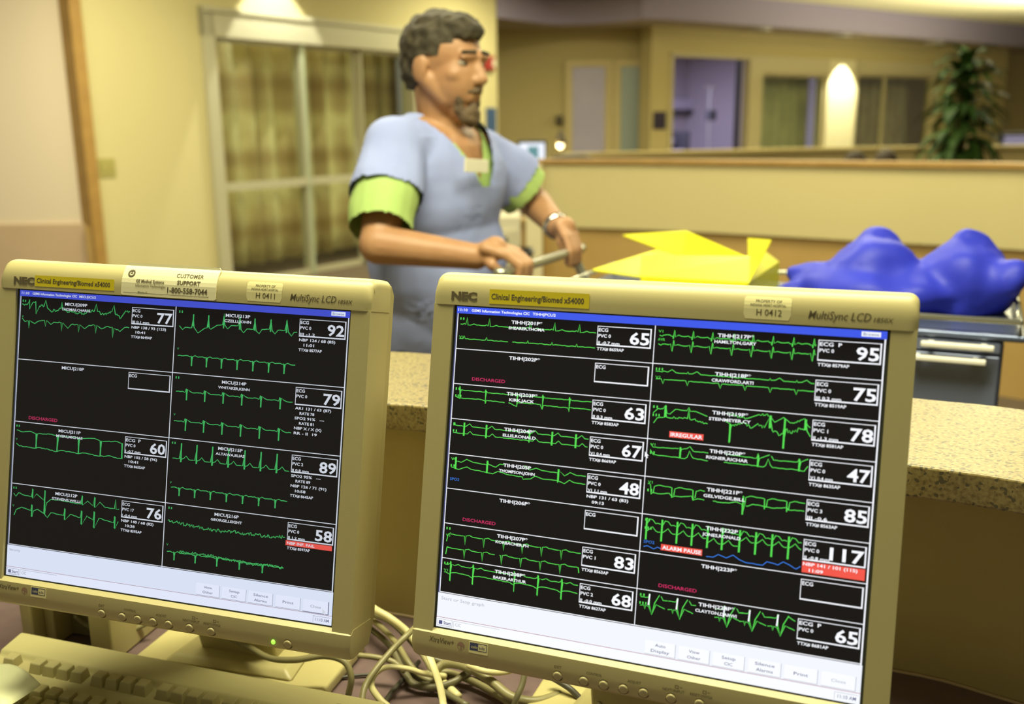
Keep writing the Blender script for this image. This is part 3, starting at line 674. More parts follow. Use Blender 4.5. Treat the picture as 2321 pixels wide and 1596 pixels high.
def base_screen(big):
    s = Scr(); s.big = big
    s.rect(0, 0, 1280, 1024, BK, 0); s.rect(0, 0, 1280, 21.5, BL, 1)
    s.rect(0, 21.5, 5, 915, DK, 1); s.rect(4, 21.5, 6.5, 913, WH, 2)
    s.rect(1274, 21.5, 1278, 915, WH, 2)
    s.rect(0, 915, 1280, 1024, PG, 1); s.rect(5, 910.5, 1276, 913, WH, 2)
    s.rect(0, 992, 1280, 993.6, CR, 2); s.rect(0, 994, 1280, 1024, BN, 2)
    s.rect(1214, 3.5, 1264, 17, PG, 2); s.text('Browse', 1219, 1259, 6.5, 14, DK, 3, False)
    return s
def button(s, x1, txt, c=DK, w=91):
    s.rect(x1 - w, 949, x1, 990, BN, 2); s.rect(x1 - 1.6, 949, x1, 990, GY, 3); s.rect(x1 - w, 988.6, x1, 990, GY, 3)
    L = txt.split('/'); xm = x1 - w / 2
    for i, t in enumerate(L):
        yy = 956 + i * 17 if len(L) > 1 else 965
        s.text(t, xm - len(t) * 3.9, xm + len(t) * 3.9, yy, yy + 8.5, c, 4, False)

# ---- right screen content
sr = base_screen(WH)
sr.text('11:10', 5, 37, 6, 14, WH, 3); sr.text('GEMS Information Technologies CIC', 51, 246, 6, 14, WH, 3); sr.text('TIHH|PCU2', 256, 331, 6, 14, WH, 3)
for r in range(1, 8): sr.rect(6, 22 + 111.5 * r - 1, 1275, 22 + 111.5 * r + 1.2, WH, 2)
sr.rect(640.5, 22, 642.8, 912, WH, 2)
rows = [22 + 111.5 * r for r in range(8)]
RD_ = [(0, 0, 'TIHH|201P*', 'SHEARER,THOMA', ('ECG', 'PVC 0', 'II -0.7 mm', '65'), ['TTX# 8659AP']),
 (0, 1, 'TIHH|202P*', '', ('ECG',), []), (0, 2, 'TIHH|203P*', 'KIRK,JACK', ('ECG', 'PVC 0', 'II 0.3 mm', '63'), ['TTX# 8583AP']),
 (0, 3, 'TIHH|204P*', 'ELLIS,RONALD', ('ECG', 'PVC 0', 'V1 0.4 mm', '67'), ['TTX# 8669AP']),
 (0, 4, 'TIHH|205P', 'THOMPSON,JOHN', ('ECG', 'PVC 0', 'V1 1.1 mm', '48'), ['NBP 131 / 63 (83)', ' 09:13']),
 (0, 5, 'TIHH|206P*', '', ('ECG',), []), (0, 6, 'TIHH|207P*', 'KORBACHER,PH', ('ECG', 'PVC 1', '', '83'), ['TTX# 8563AP']),
 (0, 7, 'TIHH|208P*', 'BAKER,ARTHUR', ('ECG', 'PVC 2', 'II -0.0 mm', '68'), ['TTX# 8627AP']),
 (1, 0, 'TIHH|217P*', 'HAMILTON,GARY', ('ECG  P', 'PVC 0', '', '95'), ['TTX# 8579AP']), (1, 1, 'TIHH|218P*', 'CRAWFORD,ARTI', ('ECG', 'PVC 0', 'III 0.2 mm', '75'), ['TTX# 8519AP']),
 (1, 2, 'TIHH|219P*', 'STEINMEYER,CY', ('ECG', 'PVC 1', 'II -1.3 mm', '78'), ['TTX# 8581AP']), (1, 3, 'TIHH|220P*', 'RIGNER,RICHAR', ('ECG', 'PVC 0', 'V1 0.4 mm', '47'), ['TTX# 8635AP']),
 (1, 4, 'TIHH|221P*', 'GELVIDGE,BILL', ('ECG', 'PVC 3', 'III -0.6', '85'), ['TTX# 8563AP']), (1, 5, 'TIHH|222P', 'JONES,RONALD', ('ECG', 'PVC 0', 'II -0.8 mm', '117'), ['NBP 141 / 101 (115)', ' 11:09']),
 (1, 6, 'TIHH|223P*', '', ('ECG',), []), (1, 7, 'TIHH|224P*', 'CLAYTON,DARWI', ('ECG  P', 'PVC 0', '', '65'), ['TTX# 8681AP'])]
for c, r, n, p, b, e in RD_: cell(sr, c, rows[r], n, p, b, e)
for c, r in ((0, 1), (0, 5), (1, 6)): sr.text('DISCHARGED', 637 * c + 68, 637 * c + 180, rows[r] + 87, rows[r] + 97, PK, 4, False)
sr.rect(705, 328, 805, 346, RD, 3); sr.text('IRREGULAR', 709, 802, 332, 342.5, WH, 6); sr.rect(704, 661, 825, 679, RD, 4); sr.text('ALARM PAUSE', 708, 822, 665, 675.5, WH, 6)
sr.rect(1103, 652.5, 1269, 684, RD, 3)
for x, y in ((15, 544), (652, 656)): sr.text('SPO2', x, x + 32, y, y + 8.5, LB, 5, False)
G = lambda p, nz=.8, sd=1, w=2.3: sr.line(wave(p, nz, sd), GR, w)
def lead(s, x, y, t, c=GR): s.text(t, x, x + 7 * len(t), y, y + 7.5, c, 5, False)
for r, (a, b) in enumerate([('II', 'AVL'), None, ('II', 'III'), ('II', 'III'), ('V1', 'III'), None, ('II', 'V1'), ('II', 'V1')]) if False else enumerate([('II', 'V1'), ('', ''), ('II', 'III'), ('I', 'II'), ('V1', 'II'), ('', ''), ('II', 'V1'), ('II', 'V1')]):
    if a: lead(sr, 14, rows[r] + 12, a); lead(sr, 14, rows[r] + (70 if r == 0 else 34), b)
for r, (a, b) in enumerate([('V1', 'AVR'), ('III', 'V1'), ('II', 'III'), ('V1', 'II'), ('V1', 'II'), ('II', 'III'), ('', ''), ('II', 'III')]):
    if a: lead(sr, 652, rows[r] + 12, a); lead(sr, 652, rows[r] + 36, b)
up = [(-14, 0), (-8, -3), (-4, 1), (0, -23), (4, 2), (14, 1), (24, -3), (34, 0)]
G(beats([38, 114, 251, 330, 409], 55.5, 16, 462, up)); G(beats([32, 108], 101, 15, 180, [(-4, 0), (0, -9), (3, 0)]), 1); G(beats([246, 325, 404], 101, 195, 462, [(-3, 0), (0, -8), (3, 0), (20, -1)]), 1)
q_ = [(-12, 0), (-6, 2), (-1, -9), (1, 30), (3, 1), (16, 2), (26, -1)]
G([(30, 262), (28, 252), (30, 292), (33, 263)], 0); G(beats([118, 224, 308, 394], 264, 30, 463, [(-4, 0), (-1, -8), (0, 36), (2, -4), (6, 1), (30, 1)])); G([(17, 286), (28, 290), (100, 288), (117, 292), (119, 299), (121, 289), (183, 291)]); G([(196, 290), (223, 299), (226, 287), (300, 286), (308, 301), (311, 288), (390, 289), (392, 295), (395, 287), (462, 288)])
tw = [(-8, 0), (-2, 2), (-1, -11), (0, 29), (2, 2), (8, -1), (18, -9), (28, 0)]
G(beats([52, 128, 272, 346, 422], 377, 14, 462, tw), .8); G(beats([52, 128, 272, 346, 422], 401, 15, 460, [(-3, 0), (0, 6), (2, 0), (12, 0), (21, -9), (32, 0)]), .8)
for x in (52, 128, 346, 422): sr.line([(x, 366), (x, 408)], GR, 4.5)
for x in (31, 139, 374): sr.line([(x, 478), (x, 516)], GR, 4.5)
G([(18, 488), (30, 480), (31, 516), (34, 490), (49, 493), (68, 481), (89, 488), (137, 491), (138, 517), (140, 479), (143, 489), (168, 495), (181, 484), (196, 484)]); G([(262, 490), (264, 479), (280, 491), (301, 483), (320, 488), (372, 490), (373, 520), (376, 482), (394, 496), (411, 484), (430, 490), (461, 490)])
G([(16, 511), (42, 516), (70, 505), (85, 511), (130, 514), (158, 517), (177, 507), (215, 514), (258, 515), (261, 522), (286, 518), (300, 508), (325, 514), (369, 513), (395, 520), (411, 507), (425, 513), (461, 514)])
dn = [(-14, 1), (-4, 0), (0, 28), (2, -1), (14, -4), (24, 0)]
G(beats([81, 145, 212, 274, 337, 401], 724, 30, 462, dn)); G([(17, 749), (21, 726), (30, 720)]); G(beats([81, 143], 768, 22, 184, dn)); G([(17, 790), (20, 767), (24, 765)]); G(beats([208, 272, 336, 400], 768, 200, 458, dn)); G([(457, 768), (460, 784)])
bi = [(-10, 0), (-4, -3), (-1, -12), (1, 52), (3, -2), (14, 0), (26, -5), (38, 0)]
G(beats([37, 115, 254, 332, 409], 822, 16, 460, bi)); G(beats([37, 115, 254, 332, 409], 847, 16, 460, [(-14, 0), (-8, 3), (0, 6), (3, 0), (22, -3)]))
for x in (37, 115, 332, 409): sr.line([(x, 812), (x, 872)], GR, 3.4)
G([(656, 50), (664, 52)] + beats([700, 755, 811, 872, 926, 981, 1037, 1092], 49, 668, 1098, [(-14, -2), (-8, 2), (-5, 0), (-3, 9), (0, -17), (3, 3), (12, -3), (22, 0)]), 1.5)
G([(654, 75), (662, 79)] + beats([698, 754, 811, 870, 925, 981, 1037, 1092], 75, 666, 1098, [(-14, 1), (-8, -2), (-2, 20), (1, -13), (4, 2), (14, -1), (24, 1)]), 1.5)
G([(652, 156), (672, 157), (675, 154), (688, 156), (700, 148), (712, 156)] + beats([747, 980, 1053], 156.5, 715, 1100, [(-3, 0), (0, -5), (3, 0), (14, -1), (26, -8), (38, 0)])); G(beats([676, 748, 843, 913, 983, 1054], 178.5, 654, 1101, [(-6, -1), (0, 13), (3, 0)]), .6)
rn = random.Random(4)
def noisy(pts, nz, sd, s=sr, c=GR, w=2.3): s.line(wave(pts, nz, sd, 3), c, w)
noisy([(653, 279), (666, 266), (681, 265)], 1, 1); G([(681, 265), (689, 253), (694, 277), (703, 278), (718, 263), (752, 264), (757, 254), (762, 265), (778, 264), (812, 275)]); noisy([(865, 262), (926, 270), (957, 256), (986, 256), (1001, 274), (1025, 258), (1044, 272), (1070, 262)], 4, 3); G([(1070, 262), (1082, 256), (1090, 274), (1098, 280)])
G([(656, 309), (666, 293), (690, 288), (689, 256), (693, 288)]); noisy([(693, 288), (755, 287)], 3, 5); G([(755, 287), (758, 256), (761, 286)]); noisy([(761, 286), (790, 292), (814, 296)], 4, 6); G([(865, 284), (877, 290), (879, 345), (881, 297)]); noisy([(881, 297), (920, 285), (938, 297), (956, 282), (974, 292), (988, 258), (996, 297), (1018, 309), (1026, 305)], 5, 7)
G([(1026, 305), (1028, 260), (1029, 346), (1033, 290)]); noisy([(1033, 290), (1046, 300), (1056, 296), (1070, 284), (1082, 288)], 6, 8); G([(1082, 288), (1086, 262), (1090, 290), (1100, 305)])
sr.line([(879, 290), (879, 343)], GR, 4); sr.line([(1029, 262), (1029, 345)], GR, 4); sr.line([(689, 255), (689, 288)], GR, 5); sr.line([(1085, 258), (1085, 288)], GR, 5); sr.line([(989, 256), (989, 292)], GR, 5)
G([(652, 370), (660, 380), (733, 377), (740, 374), (741, 404), (744, 378), (760, 374), (768, 367), (779, 380), (822, 380)]); G([(872, 378), (958, 381), (962, 367), (964, 405), (967, 380), (994, 367)]); G([(999, 370), (1006, 381), (1070, 379), (1075, 369), (1077, 405), (1080, 378), (1099, 368)])
G([(652, 388), (662, 402), (739, 403), (755, 404), (762, 399), (768, 380), (775, 395), (780, 400), (822, 403)]); G([(868, 402), (961, 402), (979, 403), (985, 398), (991, 379), (998, 396), (1004, 402), (1074, 401), (1090, 403), (1099, 388)])
for x in (741, 963, 1076): sr.line([(x, 372), (x, 404)], GR, 4)
bx_ = []
for a, b in ((672, 727), (733, 789), (795, 820), (937, 992), (997, 1053), (1058, 1099)): G([(a - 2, 515), (a, 495), (a + 12, 490), (b - 6 if b not in (820, 1099) else b, 492)] + ([(b - 3, 493), (b - 2, 522), (b, 515)] if b not in (820, 1099) else []), .8)
G([(652, 488), (660, 490), (664, 519), (668, 514), (690, 515), (717, 510), (727, 520), (735, 516), (752, 516), (782, 510), (789, 521), (800, 516), (820, 517)]); G([(845, 517), (866, 518), (890, 517), (910, 511), (928, 516), (930, 546), (935, 516), (941, 520), (958, 512), (987, 514), (1016, 516), (1051, 510), (1056, 516), (1072, 514), (1098, 514)])
sr.line([(930, 492), (930, 545)], GR, 3.5)
xs_ = [657, 703, 748, 792, 837, 879, 928, 973, 1018, 1063]
for k, x in enumerate(xs_):
    sr.line([(x, 590), (x, 654)], GR, 4.2)
    x2 = (xs_ + [1105])[k + 1]
    if 795 < x < 880 and False: continue
    e = min(x2 - 4, 1097)
    if x not in (837,): G([(x + 2, 606), (x + 9, 592), (x + 18, 594), (x + 27, 604), (x + 33, 602), (e, 604)], .8)
    dy = 10 if 800 < x < 900 else (-6 if x > 900 else 0)
    G([(x + 2, 628 + dy), (x + 10, 622 + dy), (x + 18, 614 + dy), (x + 28, 625 + dy), (x + 34, 628 + dy), (e, 627 + dy)], .8)
sr.line(wave([(652, 676), (663, 672), (683, 679), (694, 672), (706, 676)], .5), LB, 2.4); sr.line(wave([(837, 679), (857, 678), (871, 668), (894, 675), (913, 664), (930, 674), (949, 680), (996, 681), (1008, 669), (1024, 671), (1038, 674), (1052, 663), (1066, 668), (1088, 678), (1099, 669)], .5), LB, 2.4)
for x in (680, 763, 899, 970, 1048):
    G([(x - 26, 825), (x - 4, 824), (x, 812), (x + 2, 846), (x + 11, 871), (x + 17, 838), (x + 30, 812)], .6); G([(x + 35, 815), (x + 42, 826), (x + 55, 825)] if x < 1040 else [(x + 27, 814), (x + 48, 824)], .6)
    G([(x - 26, 850), (x - 14, 848), (x - 11, 860), (x - 9, 848), (x, 850), (x + 10, 873), (x + 22, 841), (x + 32, 845), (x + 48, 850)], .6); sr.line([(x + 1, 813), (x - 1, 846)], WH, 3.5, 4)
for x1, t in ((768.5, 'Auto/Display'), (868, 'View/Other'), (967, 'Setup/CIC'), (1068, 'Silence/Alarms'), (1167, 'Print')): button(sr, x1, t)
button(sr, 1267, 'Close', GY)
sr.text('Start or Stop graph', 12, 160, 926, 936, GY, 4, False)
def taskbar(s):
    s.frame(4, 998, 56, 1020, GY, 4, (1.2, 1.2, 1.8, 1.8)); s.rect(9, 1003, 21, 1015, DK, 4); s.text('Start', 25, 51, 1004, 1014, DK, 5); s.frame(60, 998, 217, 1020, GY, 4, (1.2, 1.2, 0, 0)); s.text('CIC', 66, 86, 1004, 1014, GY, 5, False)
    s.frame(1213, 999, 1276, 1020, GY, 4, (1.2, 1.2, 0, 0)); s.text('11:10 AM', 1222, 1270, 1005, 1015, DK, 5, False)
def arrow(s, x, y): s.mb.add([s.P(x, y, 8), s.P(x, y + 17, 8), s.P(x + 4, y + 13, 8), s.P(x + 7, y + 20, 8), s.P(x + 10, y + 18, 8), s.P(x + 7, y + 12, 8), s.P(x + 12, y + 12, 8)], [(0, 1, 2, 6), (2, 3, 4, 5)], WH)
taskbar(sr); arrow(sr, 637, 395)

# ---- left screen content
sl = base_screen(WH)
sl.text('11:10', 8, 40, 6, 14, WH, 3); sl.text('GEMS Information Technologies CIC', 54, 240, 6, 14, WH, 3); sl.text('MICU|ICU2', 250, 318, 6, 14, WH, 3)
rl = [22, 246, 469, 692]
for r in rl[1:]: sl.rect(6, r - 1, 1275, r + 1.5, WH, 2)
sl.rect(637, 22, 640, 915, WH, 2)
for c, r, n, p, b, e in [(0, 0, 'MICU|209P', 'THOMAS,CHARLE', ('ECG', 'PVC 0', 'III 0.1 mm', '77'), ['NBP 138 / 93 (123)', ' 10:41', 'TTX# 8649AP']), (0, 1, 'MICU|210P', '', ('ECG',), []),
 (0, 2, 'MICU|211P', 'MYERS,MICHAE', ('ECG  P', 'PVC 0', 'I -0.7 mm', '60'), ['NBP 102 / 58 (96)', ' 10:41', 'TTX# 8655AP']), (0, 3, 'MICU|212P', 'STEVENS,WILLI', ('ECG', 'PVC 17', 'I -0.4 mm', '76'), ['NBP 140 / 68 (82)', ' 10:38', 'TTX# 8595AP']),
 (1, 0, 'MICU|213P', 'CZELLI,JOHN', ('ECG', 'PVC 0', 'III -1.2', '92'), ['NBP 124 / 68 (85)', ' 11:01', 'TTX# 8577AP']), (1, 1, 'MICU|214P', 'WHITAKER,KENN', ('ECG', 'PVC 0', '', '79'), ['AR1 131 / 63 (87)', ' RATE 78', 'SPO2 91%   ---', ' RATE 81', 'NBP X / X (X)', 'RR - II  19']),
 (1, 2, 'MICU|215P', 'ALTAWA,ELIAS', ('ECG', 'PVC 2', 'II 0.8 mm', '89'), ['SPO2 95%   ---', ' RATE 89', 'NBP 126 / 71 (91)', ' 10:58', 'TTX# 8645AP']), (1, 3, 'MICU|216P', 'GEORGE,LEIGHT', ('ECG', 'PVC 0', 'II 1.2 mm', '58'), ['NBP INF. FAIL', 'TTX# 8597AP'])]:
    cell(sl, c, rl[r] + .5, n, p, b, e)
sl.rect(1099, 764.5, 1266, 781, RD, 3)
sl.text('DISCHARGED', 64, 186, 446, 457, PK, 4, True)
for x in (14, 652):
    for r, d in ((0, 150 if x > 600 else 80), (1, 150), (2, 160 if x > 600 else 72), (3, 150 if x > 600 else 88)):
        if x < 600 and r == 1: continue
        lead(sl, x, rl[r] + 12, 'II'); lead(sl, x, rl[r] + d - 12, 'V')
Gl = lambda p, nz=.9, sd=1, w=2.8: sl.line(wave(p, nz, sd), GR, w)
noisy([(12, 50), (35, 50), (43, 32), (45, 66), (55, 45), (69, 37), (73, 82), (87, 52), (105, 52), (111, 30), (120, 58), (139, 71), (150, 62), (160, 64), (176, 58), (179, 33), (184, 60), (205, 68), (214, 63), (240, 66), (270, 70), (285, 60), (315, 56), (321, 32), (328, 58), (354, 68), (385, 56), (393, 32), (400, 62), (423, 74), (442, 48), (458, 52)], 5, 11, sl, GR, 3)
Gl([(15, 100), (28, 112), (42, 108), (45, 134), (48, 106), (70, 116), (86, 106), (110, 102), (115, 124), (119, 102), (138, 115), (150, 106), (180, 106), (183, 136), (187, 106), (209, 124), (222, 110), (250, 108), (254, 135), (258, 108), (278, 121), (296, 108), (320, 106), (324, 134), (328, 106), (347, 117), (366, 108), (390, 108), (394, 145), (398, 110), (422, 121), (440, 106), (458, 106)], 2)
Gl([(655, 86), (668, 98), (678, 90), (703, 90), (708, 50), (712, 88), (728, 106), (753, 88), (762, 86), (766, 42), (770, 86), (776, 90), (800, 75), (820, 72), (824, 34), (828, 72), (840, 85), (852, 73), (878, 72), (884, 40), (890, 84), (900, 94), (912, 80), (936, 80), (940, 44), (946, 84), (958, 93), (968, 78), (994, 76), (999, 42), (1005, 80), (1016, 90), (1026, 77), (1052, 76), (1057, 40), (1064, 80), (1076, 93), (1085, 80), (1096, 79)], .8)
for x in (708, 766, 824, 884, 940, 999, 1057): sl.line([(x, 44), (x, 84)], GR, 3.6)
def dnl(xs, base, x0, x1, dep, pre=0): Gl(beats(xs, base, x0, x1, [(-16, -2), (-8, 1), (-3, -2 - pre), (0, dep), (3, -pre), (12, -4), (22, 0)]), 1); [sl.line([(x, base - pre), (x, base + dep)], GR, 4) for x in xs]
dnl([710, 767, 824, 883, 942, 1000, 1057], 187, 655, 1096, 32)
dnl([698, 768, 838, 908, 979, 1050], 309, 656, 1094, 27, 10); dnl([700, 770, 840, 910, 980, 1051], 410, 654, 1095, 30, 10)
Gl(beats([689, 749, 809, 870, 931, 991, 1050], 537, 657, 1096, [(-6, 0), (0, -54), (2, 10), (4, 0), (12, -3), (20, -12), (32, 0)]), .7)
for x in (689, 749, 809, 870, 931, 991, 1050): sl.line([(x, 484), (x, 548)], GR, 4)
dnl([690, 750, 810, 871, 932, 992, 1053], 637, 657, 1096, 27)
noisy([(653, 752), (700, 757), (788, 762), (855, 764), (920, 760), (985, 761), (1048, 760), (1095, 755)], 6, 21, sl, GR, 3); dnl([684, 766, 849, 934, 1020], 858, 655, 1097, 27); noisy([(700, 854), (790, 850), (900, 856), (975, 860), (1050, 856), (1094, 858)], 5, 22, sl, GR, 3)
Gl([(16, 500), (40, 505), (75, 500), (98, 506), (101, 556), (104, 506), (164, 502), (188, 507), (191, 560), (194, 506), (275, 504), (279, 558), (282, 506), (342, 500), (366, 507), (369, 560), (372, 507), (432, 502), (454, 507), (458, 560)], 1)
Gl([(17, 548), (30, 556), (98, 558), (120, 554), (190, 561), (215, 555), (278, 560), (300, 555), (366, 560), (400, 555), (455, 560)], 1.6)
for x in (101, 190, 279, 369, 456): sl.line([(x, 506), (x, 559)], GR, 4)
Gl([(16, 728), (26, 738), (37, 724), (60, 730), (93, 732), (95, 703), (99, 738), (114, 720), (137, 734), (146, 740), (148, 703), (152, 788), (158, 747), (175, 733), (220, 732), (300, 736), (303, 704), (308, 738), (328, 722), (350, 736), (355, 704), (359, 742), (378, 720), (400, 736), (438, 736), (441, 703), (445, 738), (457, 736)], 1)
Gl([(22, 806), (30, 786), (52, 774), (92, 782), (95, 760), (99, 804), (104, 782), (120, 774), (150, 787), (164, 799), (178, 780), (231, 784), (234, 758), (238, 799), (260, 776), (300, 784), (304, 758), (308, 808), (328, 774), (353, 786), (356, 755), (360, 814), (378, 776), (437, 786), (440, 762), (444, 806), (456, 779)], 1)
for x, a, b in ((97, 762, 804), (236, 760, 798), (306, 760, 806), (358, 757, 812), (442, 764, 804), (149, 705, 786), (97, 705, 736), (305, 706, 736), (357, 706, 740)): sl.line([(x, a), (x, b)], GR, 4)
for x1, t in ((866, 'View/Other'), (966, 'Setup/CIC'), (1065, 'Silence/Alarms'), (1166, 'Print')): button(sl, x1, t)
button(sl, 1266, 'Close', GY); sl.frame(1174, 948, 1268, 991, DK, 4, (0, 0, 2, 2))
sl.text('Security', 10, 56, 927, 935, GY, 4, False); taskbar(sl); arrow(sl, 1246, 972)

STK = mat('sticker_yellow', (.68, .56, .015), .45); STC = mat('sticker_cream', (.74, .68, .34), .4); STC2 = mat('sticker_cream_bright', (.86, .81, .50), .4)
INK = mat('ink_grey_brown', (.10, .08, .035), .6); INKB = mat('ink_black', (.03, .025, .015), .5); LOGO = mat('emblem_pewter', (.16, .13, .07), .35, metal=.3)
BTN = mat('button_beige', (.46, .40, .19), .4); LED = mat('led_green', (.2, .8, .1), .4, emit=(.30, .95, .05), estr=1.6)
LABD = mat('logo_navy', (.05, .06, .14), .4); PURP = mat('ink_purple_brown', (.30, .17, .12), .5)

def monitor(ax, ay, az, tl, scr, mats, root_loc, label, base_c, yaw, prop, ge):
    M = Matrix((( *[ax[0], ay[0], az[0]], tl[0]), (*[ax[1], ay[1], az[1]], tl[1]), (*[ax[2], ay[2], az[2]], tl[2]), (0, 0, 0, 1)))
    f = lambda x, y, z: M @ Vector((x / 1000, y / 1000, z / 1000))
    t = thing('computer_monitor', label, 'monitor', root_loc)
    XL, XR = -21.5, 380.5
    m_ = MB()
    top = [(1.2, -30), (1.2, 4.1), (8, 4.3), (12, 4.2), (16, 3.8), (19.5, 3.0), (22.5, 1.8), (25, .2), (27.2, -1.7), (29, -4), (30.2, -7), (30.9, -11), (31, -16), (31, -40), (1.2, -40)]
    def loft(pf, ymid, sg, rr):
        n_ = len(pf); secs = []
        ds = [0, .5, 1.5, 3, 5, 8]
        for x, d in [(XL + d, d) for d in ds] + [(XR - d, d) for d in ds[::-1]]:
            k = rr - math.sqrt(max(0, rr * rr - (rr - min(d, rr)) ** 2)); q = []
            for (y, z) in pf:
                lim = ymid + sg * 0
                yy = y - sg * k * max(0, min(1, (sg * (y - ymid)) / 12)); zz = z - .35 * k * (1 if z > -1 else 0)
                q.append(f(x, yy, zz))
            secs.append(q)
        vs = [v for q in secs for v in q]; N_ = len(secs)
        m_.add(vs, [tuple(range(n_ - 1, -1, -1)), tuple(range((N_ - 1) * n_, N_ * n_))] + [(i * n_ + k, i * n_ + (k + 1) % n_, (i + 1) * n_ + (k + 1) % n_, (i + 1) * n_ + k) for i in range(N_ - 1) for k in range(n_)])
    loft(top, 8, 1, 8)
    bot = [(-288.4, -30), (-288.4, .1), (-292.4, 4.7), (-303, 4.7), (-309, 3.8), (-314, 1.5), (-317, -3), (-318, -9), (-314, -40), (-288.4, -40)]
    loft(bot[::-1], -303, -1, 4)
    for a, b in ((XL + .4, -2.2), (361.2, XR - .4)):
        m_.prism([(1.6, -40), (-291.4, -40), (-291.4, 3.4), (1.6, 3.4)], a, b, lambda p, x: f(x, p[0], p[1]))
    bz = sharpen(m_.build('bezel', PLASTIC, t, smooth=True), 24)
    # sloping lip under the glass and dark gasket
    m_ = MB()
    m_ = MB()
    m_ = MB(); m_.prism([(0, .1), (0, 0), (0, 0)], 0, 0, lambda p, x: f(x, p[0], p[1])) if False else None
    for (x0, y0, x1, y1) in ((-2.2, -288.8, -.2, 1.4), (359.2, -288.8, 361.2, 1.4), (-2.2, -288.8, 361.2, -287.4), (-2.2, .1, 361.2, 1.6)):
        m_.box((x0, y0, -2), (x1, y1, .35), M @ Matrix.Scale(.001, 4))
    m_.build('gasket', mat('gasket_dark', (.035, .04, .03), .5), bz)
    # picture
    sc_ = MB(); sc_.v = [f(*q) for q in scr.mb.v]; sc_.f = scr.mb.f; sc_.m = scr.mb.m
    sc_.build('screen', mats, t)
    m_ = MB(); m_.prism([(26, -40), (29, -40), (27, -52), (18, -60), (-290, -60), (-312, -52), (-315, -40)], XL + 4, XR - 4, lambda p, x: f(x, p[0], p[1]))
    m_.prism([(-30, -60), (-60, -88), (-230, -88), (-262, -60)], 60, 300, lambda p, x: f(x, p[0], p[1])); m_.build('back_casing', PLASTIC2, t, bevel=.002)
    # buttons
    for x in (117.5, 140.8, 158.2, 175.2, 192.3, 215.2, 238.4, 318.3):
        m_ = MB(); Mb = M @ Matrix.Scale(.001, 4) @ Matrix.Translation((x, -308.7, 1.0)) @ Matrix.Rotation(R(14), 4, 'X')
        m_.lathe([(4.3, 0), (4.3, 2.5), (4.9, 2.55), (4.9, 2.2)], Mb, 24); m_.build('button_ring', INK, bz, smooth=False)
        m_ = MB(); m_.lathe([(3.9, 0), (3.9, 3.3), (3.5, 3.8), (2.6, 3.95), (0.01, 4.0)], Mb, 24); m_.build('control_button', BTN, bz, smooth=True)
    m_ = MB(); m_.ell((0, 0, 0), (2.1, 2.4, 2.0)); m_.v = [f(303.5 + v.x, -309.2 + v.y, 3.6 + v.z) for v in m_.v]; m_.build('power_light', LED, bz, smooth=True)
    # printed texts and stickers: y measured down from the top of the picture
    def put(mb, s, x0, x1, y0, y1, z=4.35, mi=0, bold=False, slant=0): text(mb, s, x0, x1, y0, y1, lambda x, y: f(x, -y, z), mi, bold, slant)
    m_ = MB()
    put(m_, 'NEC', -4.2, 20.5, -12.6, -6.0, 4.6, bold=.055)
    m_.build('emblem', LOGO, bz)
    m_ = MB(); put(m_, 'MultiSync LCD', 300.5, 346, -12.8, -6.6, 4.5, slant=.2); m_.build('series_name', INK, bz)
    m_ = MB(); put(m_, '1850X', 348.5, 362, -10, -6.4, 4.5, slant=.2); m_.build('model_number', INK, bz)
    m_ = MB(); put(m_, 'XtraView+', -4, 20, 295.3, 300.2, 4.9, slant=.15); m_.build('feature_name', INK, bz)
    for s, x0, x1, y0, y1 in (('EXIT', 114.5, 120.8, 300.2, 302.6), ('CONTROL', 143, 156.5, 300.4, 302.6), ('ADJUST', 178.5, 190, 300.4, 302.6)):
        m_ = MB(); put(m_, s, x0, x1, y0, y1, 4.8); m_.build('button_caption', INK, bz)
    for x, s1, s2 in ((208, 'NEXT/', 'INPUT'), (230.5, 'RESET/', 'DVI/VGA')):
        m_ = MB(); put(m_, s1, x, x + 8.5, 301, 303.2, 4.8); put(m_, s2, x + 9, x + 18, 301, 303.4, 4.8)
        for a, b, c, d in ((0, 297.4, 3, 297.8), (0, 299.6, 3, 300), (0, 297.4, .4, 300), (2.6, 297.4, 3, 300), (4, 298.4, 6, 298.9)): m_.quad(f(x + 10 + a, -d, 4.85), f(x + 10 + c, -d, 4.85), f(x + 10 + c, -b, 4.85), f(x + 10 + a, -b, 4.85))
        m_.build('button_caption', INK, bz)
    m_ = MB(); N = 20
    for r0, r1 in ((3.5, 3.0),): 
        for k in range(N):
            a, b = 2 * math.pi * k / N, 2 * math.pi * (k + 1) / N
            m_.quad(*[f(27.2 + r * math.cos(q), -299.2 + r * math.sin(q), 4.9) for r, q in ((r1, a), (r0, a), (r0, b), (r1, b))])
    m_.add([f(27.2 + x, -299.2 + y, 4.9) for x, y in ((-3, .6), (3, -.4), (2.8, .9), (0, 3), (-2.4, 2.2))], [(0, 1, 2, 3, 4)])
    m_.quad(f(26.8, -302, 4.88), f(27.8, -302, 4.88), f(27.8, -296.5, 4.88), f(26.8, -296.5, 4.88)); m_.build('round_mark', PURP, bz)
    m_ = MB(); m_.prism([(35, -303.4), (53, -303.4), (53, -293.6), (35, -293.6)], 4.5, 4.9, lambda p, z: f(p[0], p[1], z)); st = m_.build('label_sticker', STC, bz)
    m_ = MB(); m_.quad(f(35.8, -301, 5), f(52, -301, 5), f(52, -294.2, 5), f(35.8, -294.2, 5)); m_.quad(f(43.8, -300.4, 5.1), f(51.5, -300.4, 5.1), f(51.5, -294.8, 5.1), f(43.8, -294.8, 5.1), 1); put(m_, 'colo', 37.2, 43.2, 296.4, 299, 5.15, 1); put(m_, 'ada', 44.6, 50.2, 296.4, 299, 5.2, 0); m_.build('sticker_print', [LABD, STC], bz)
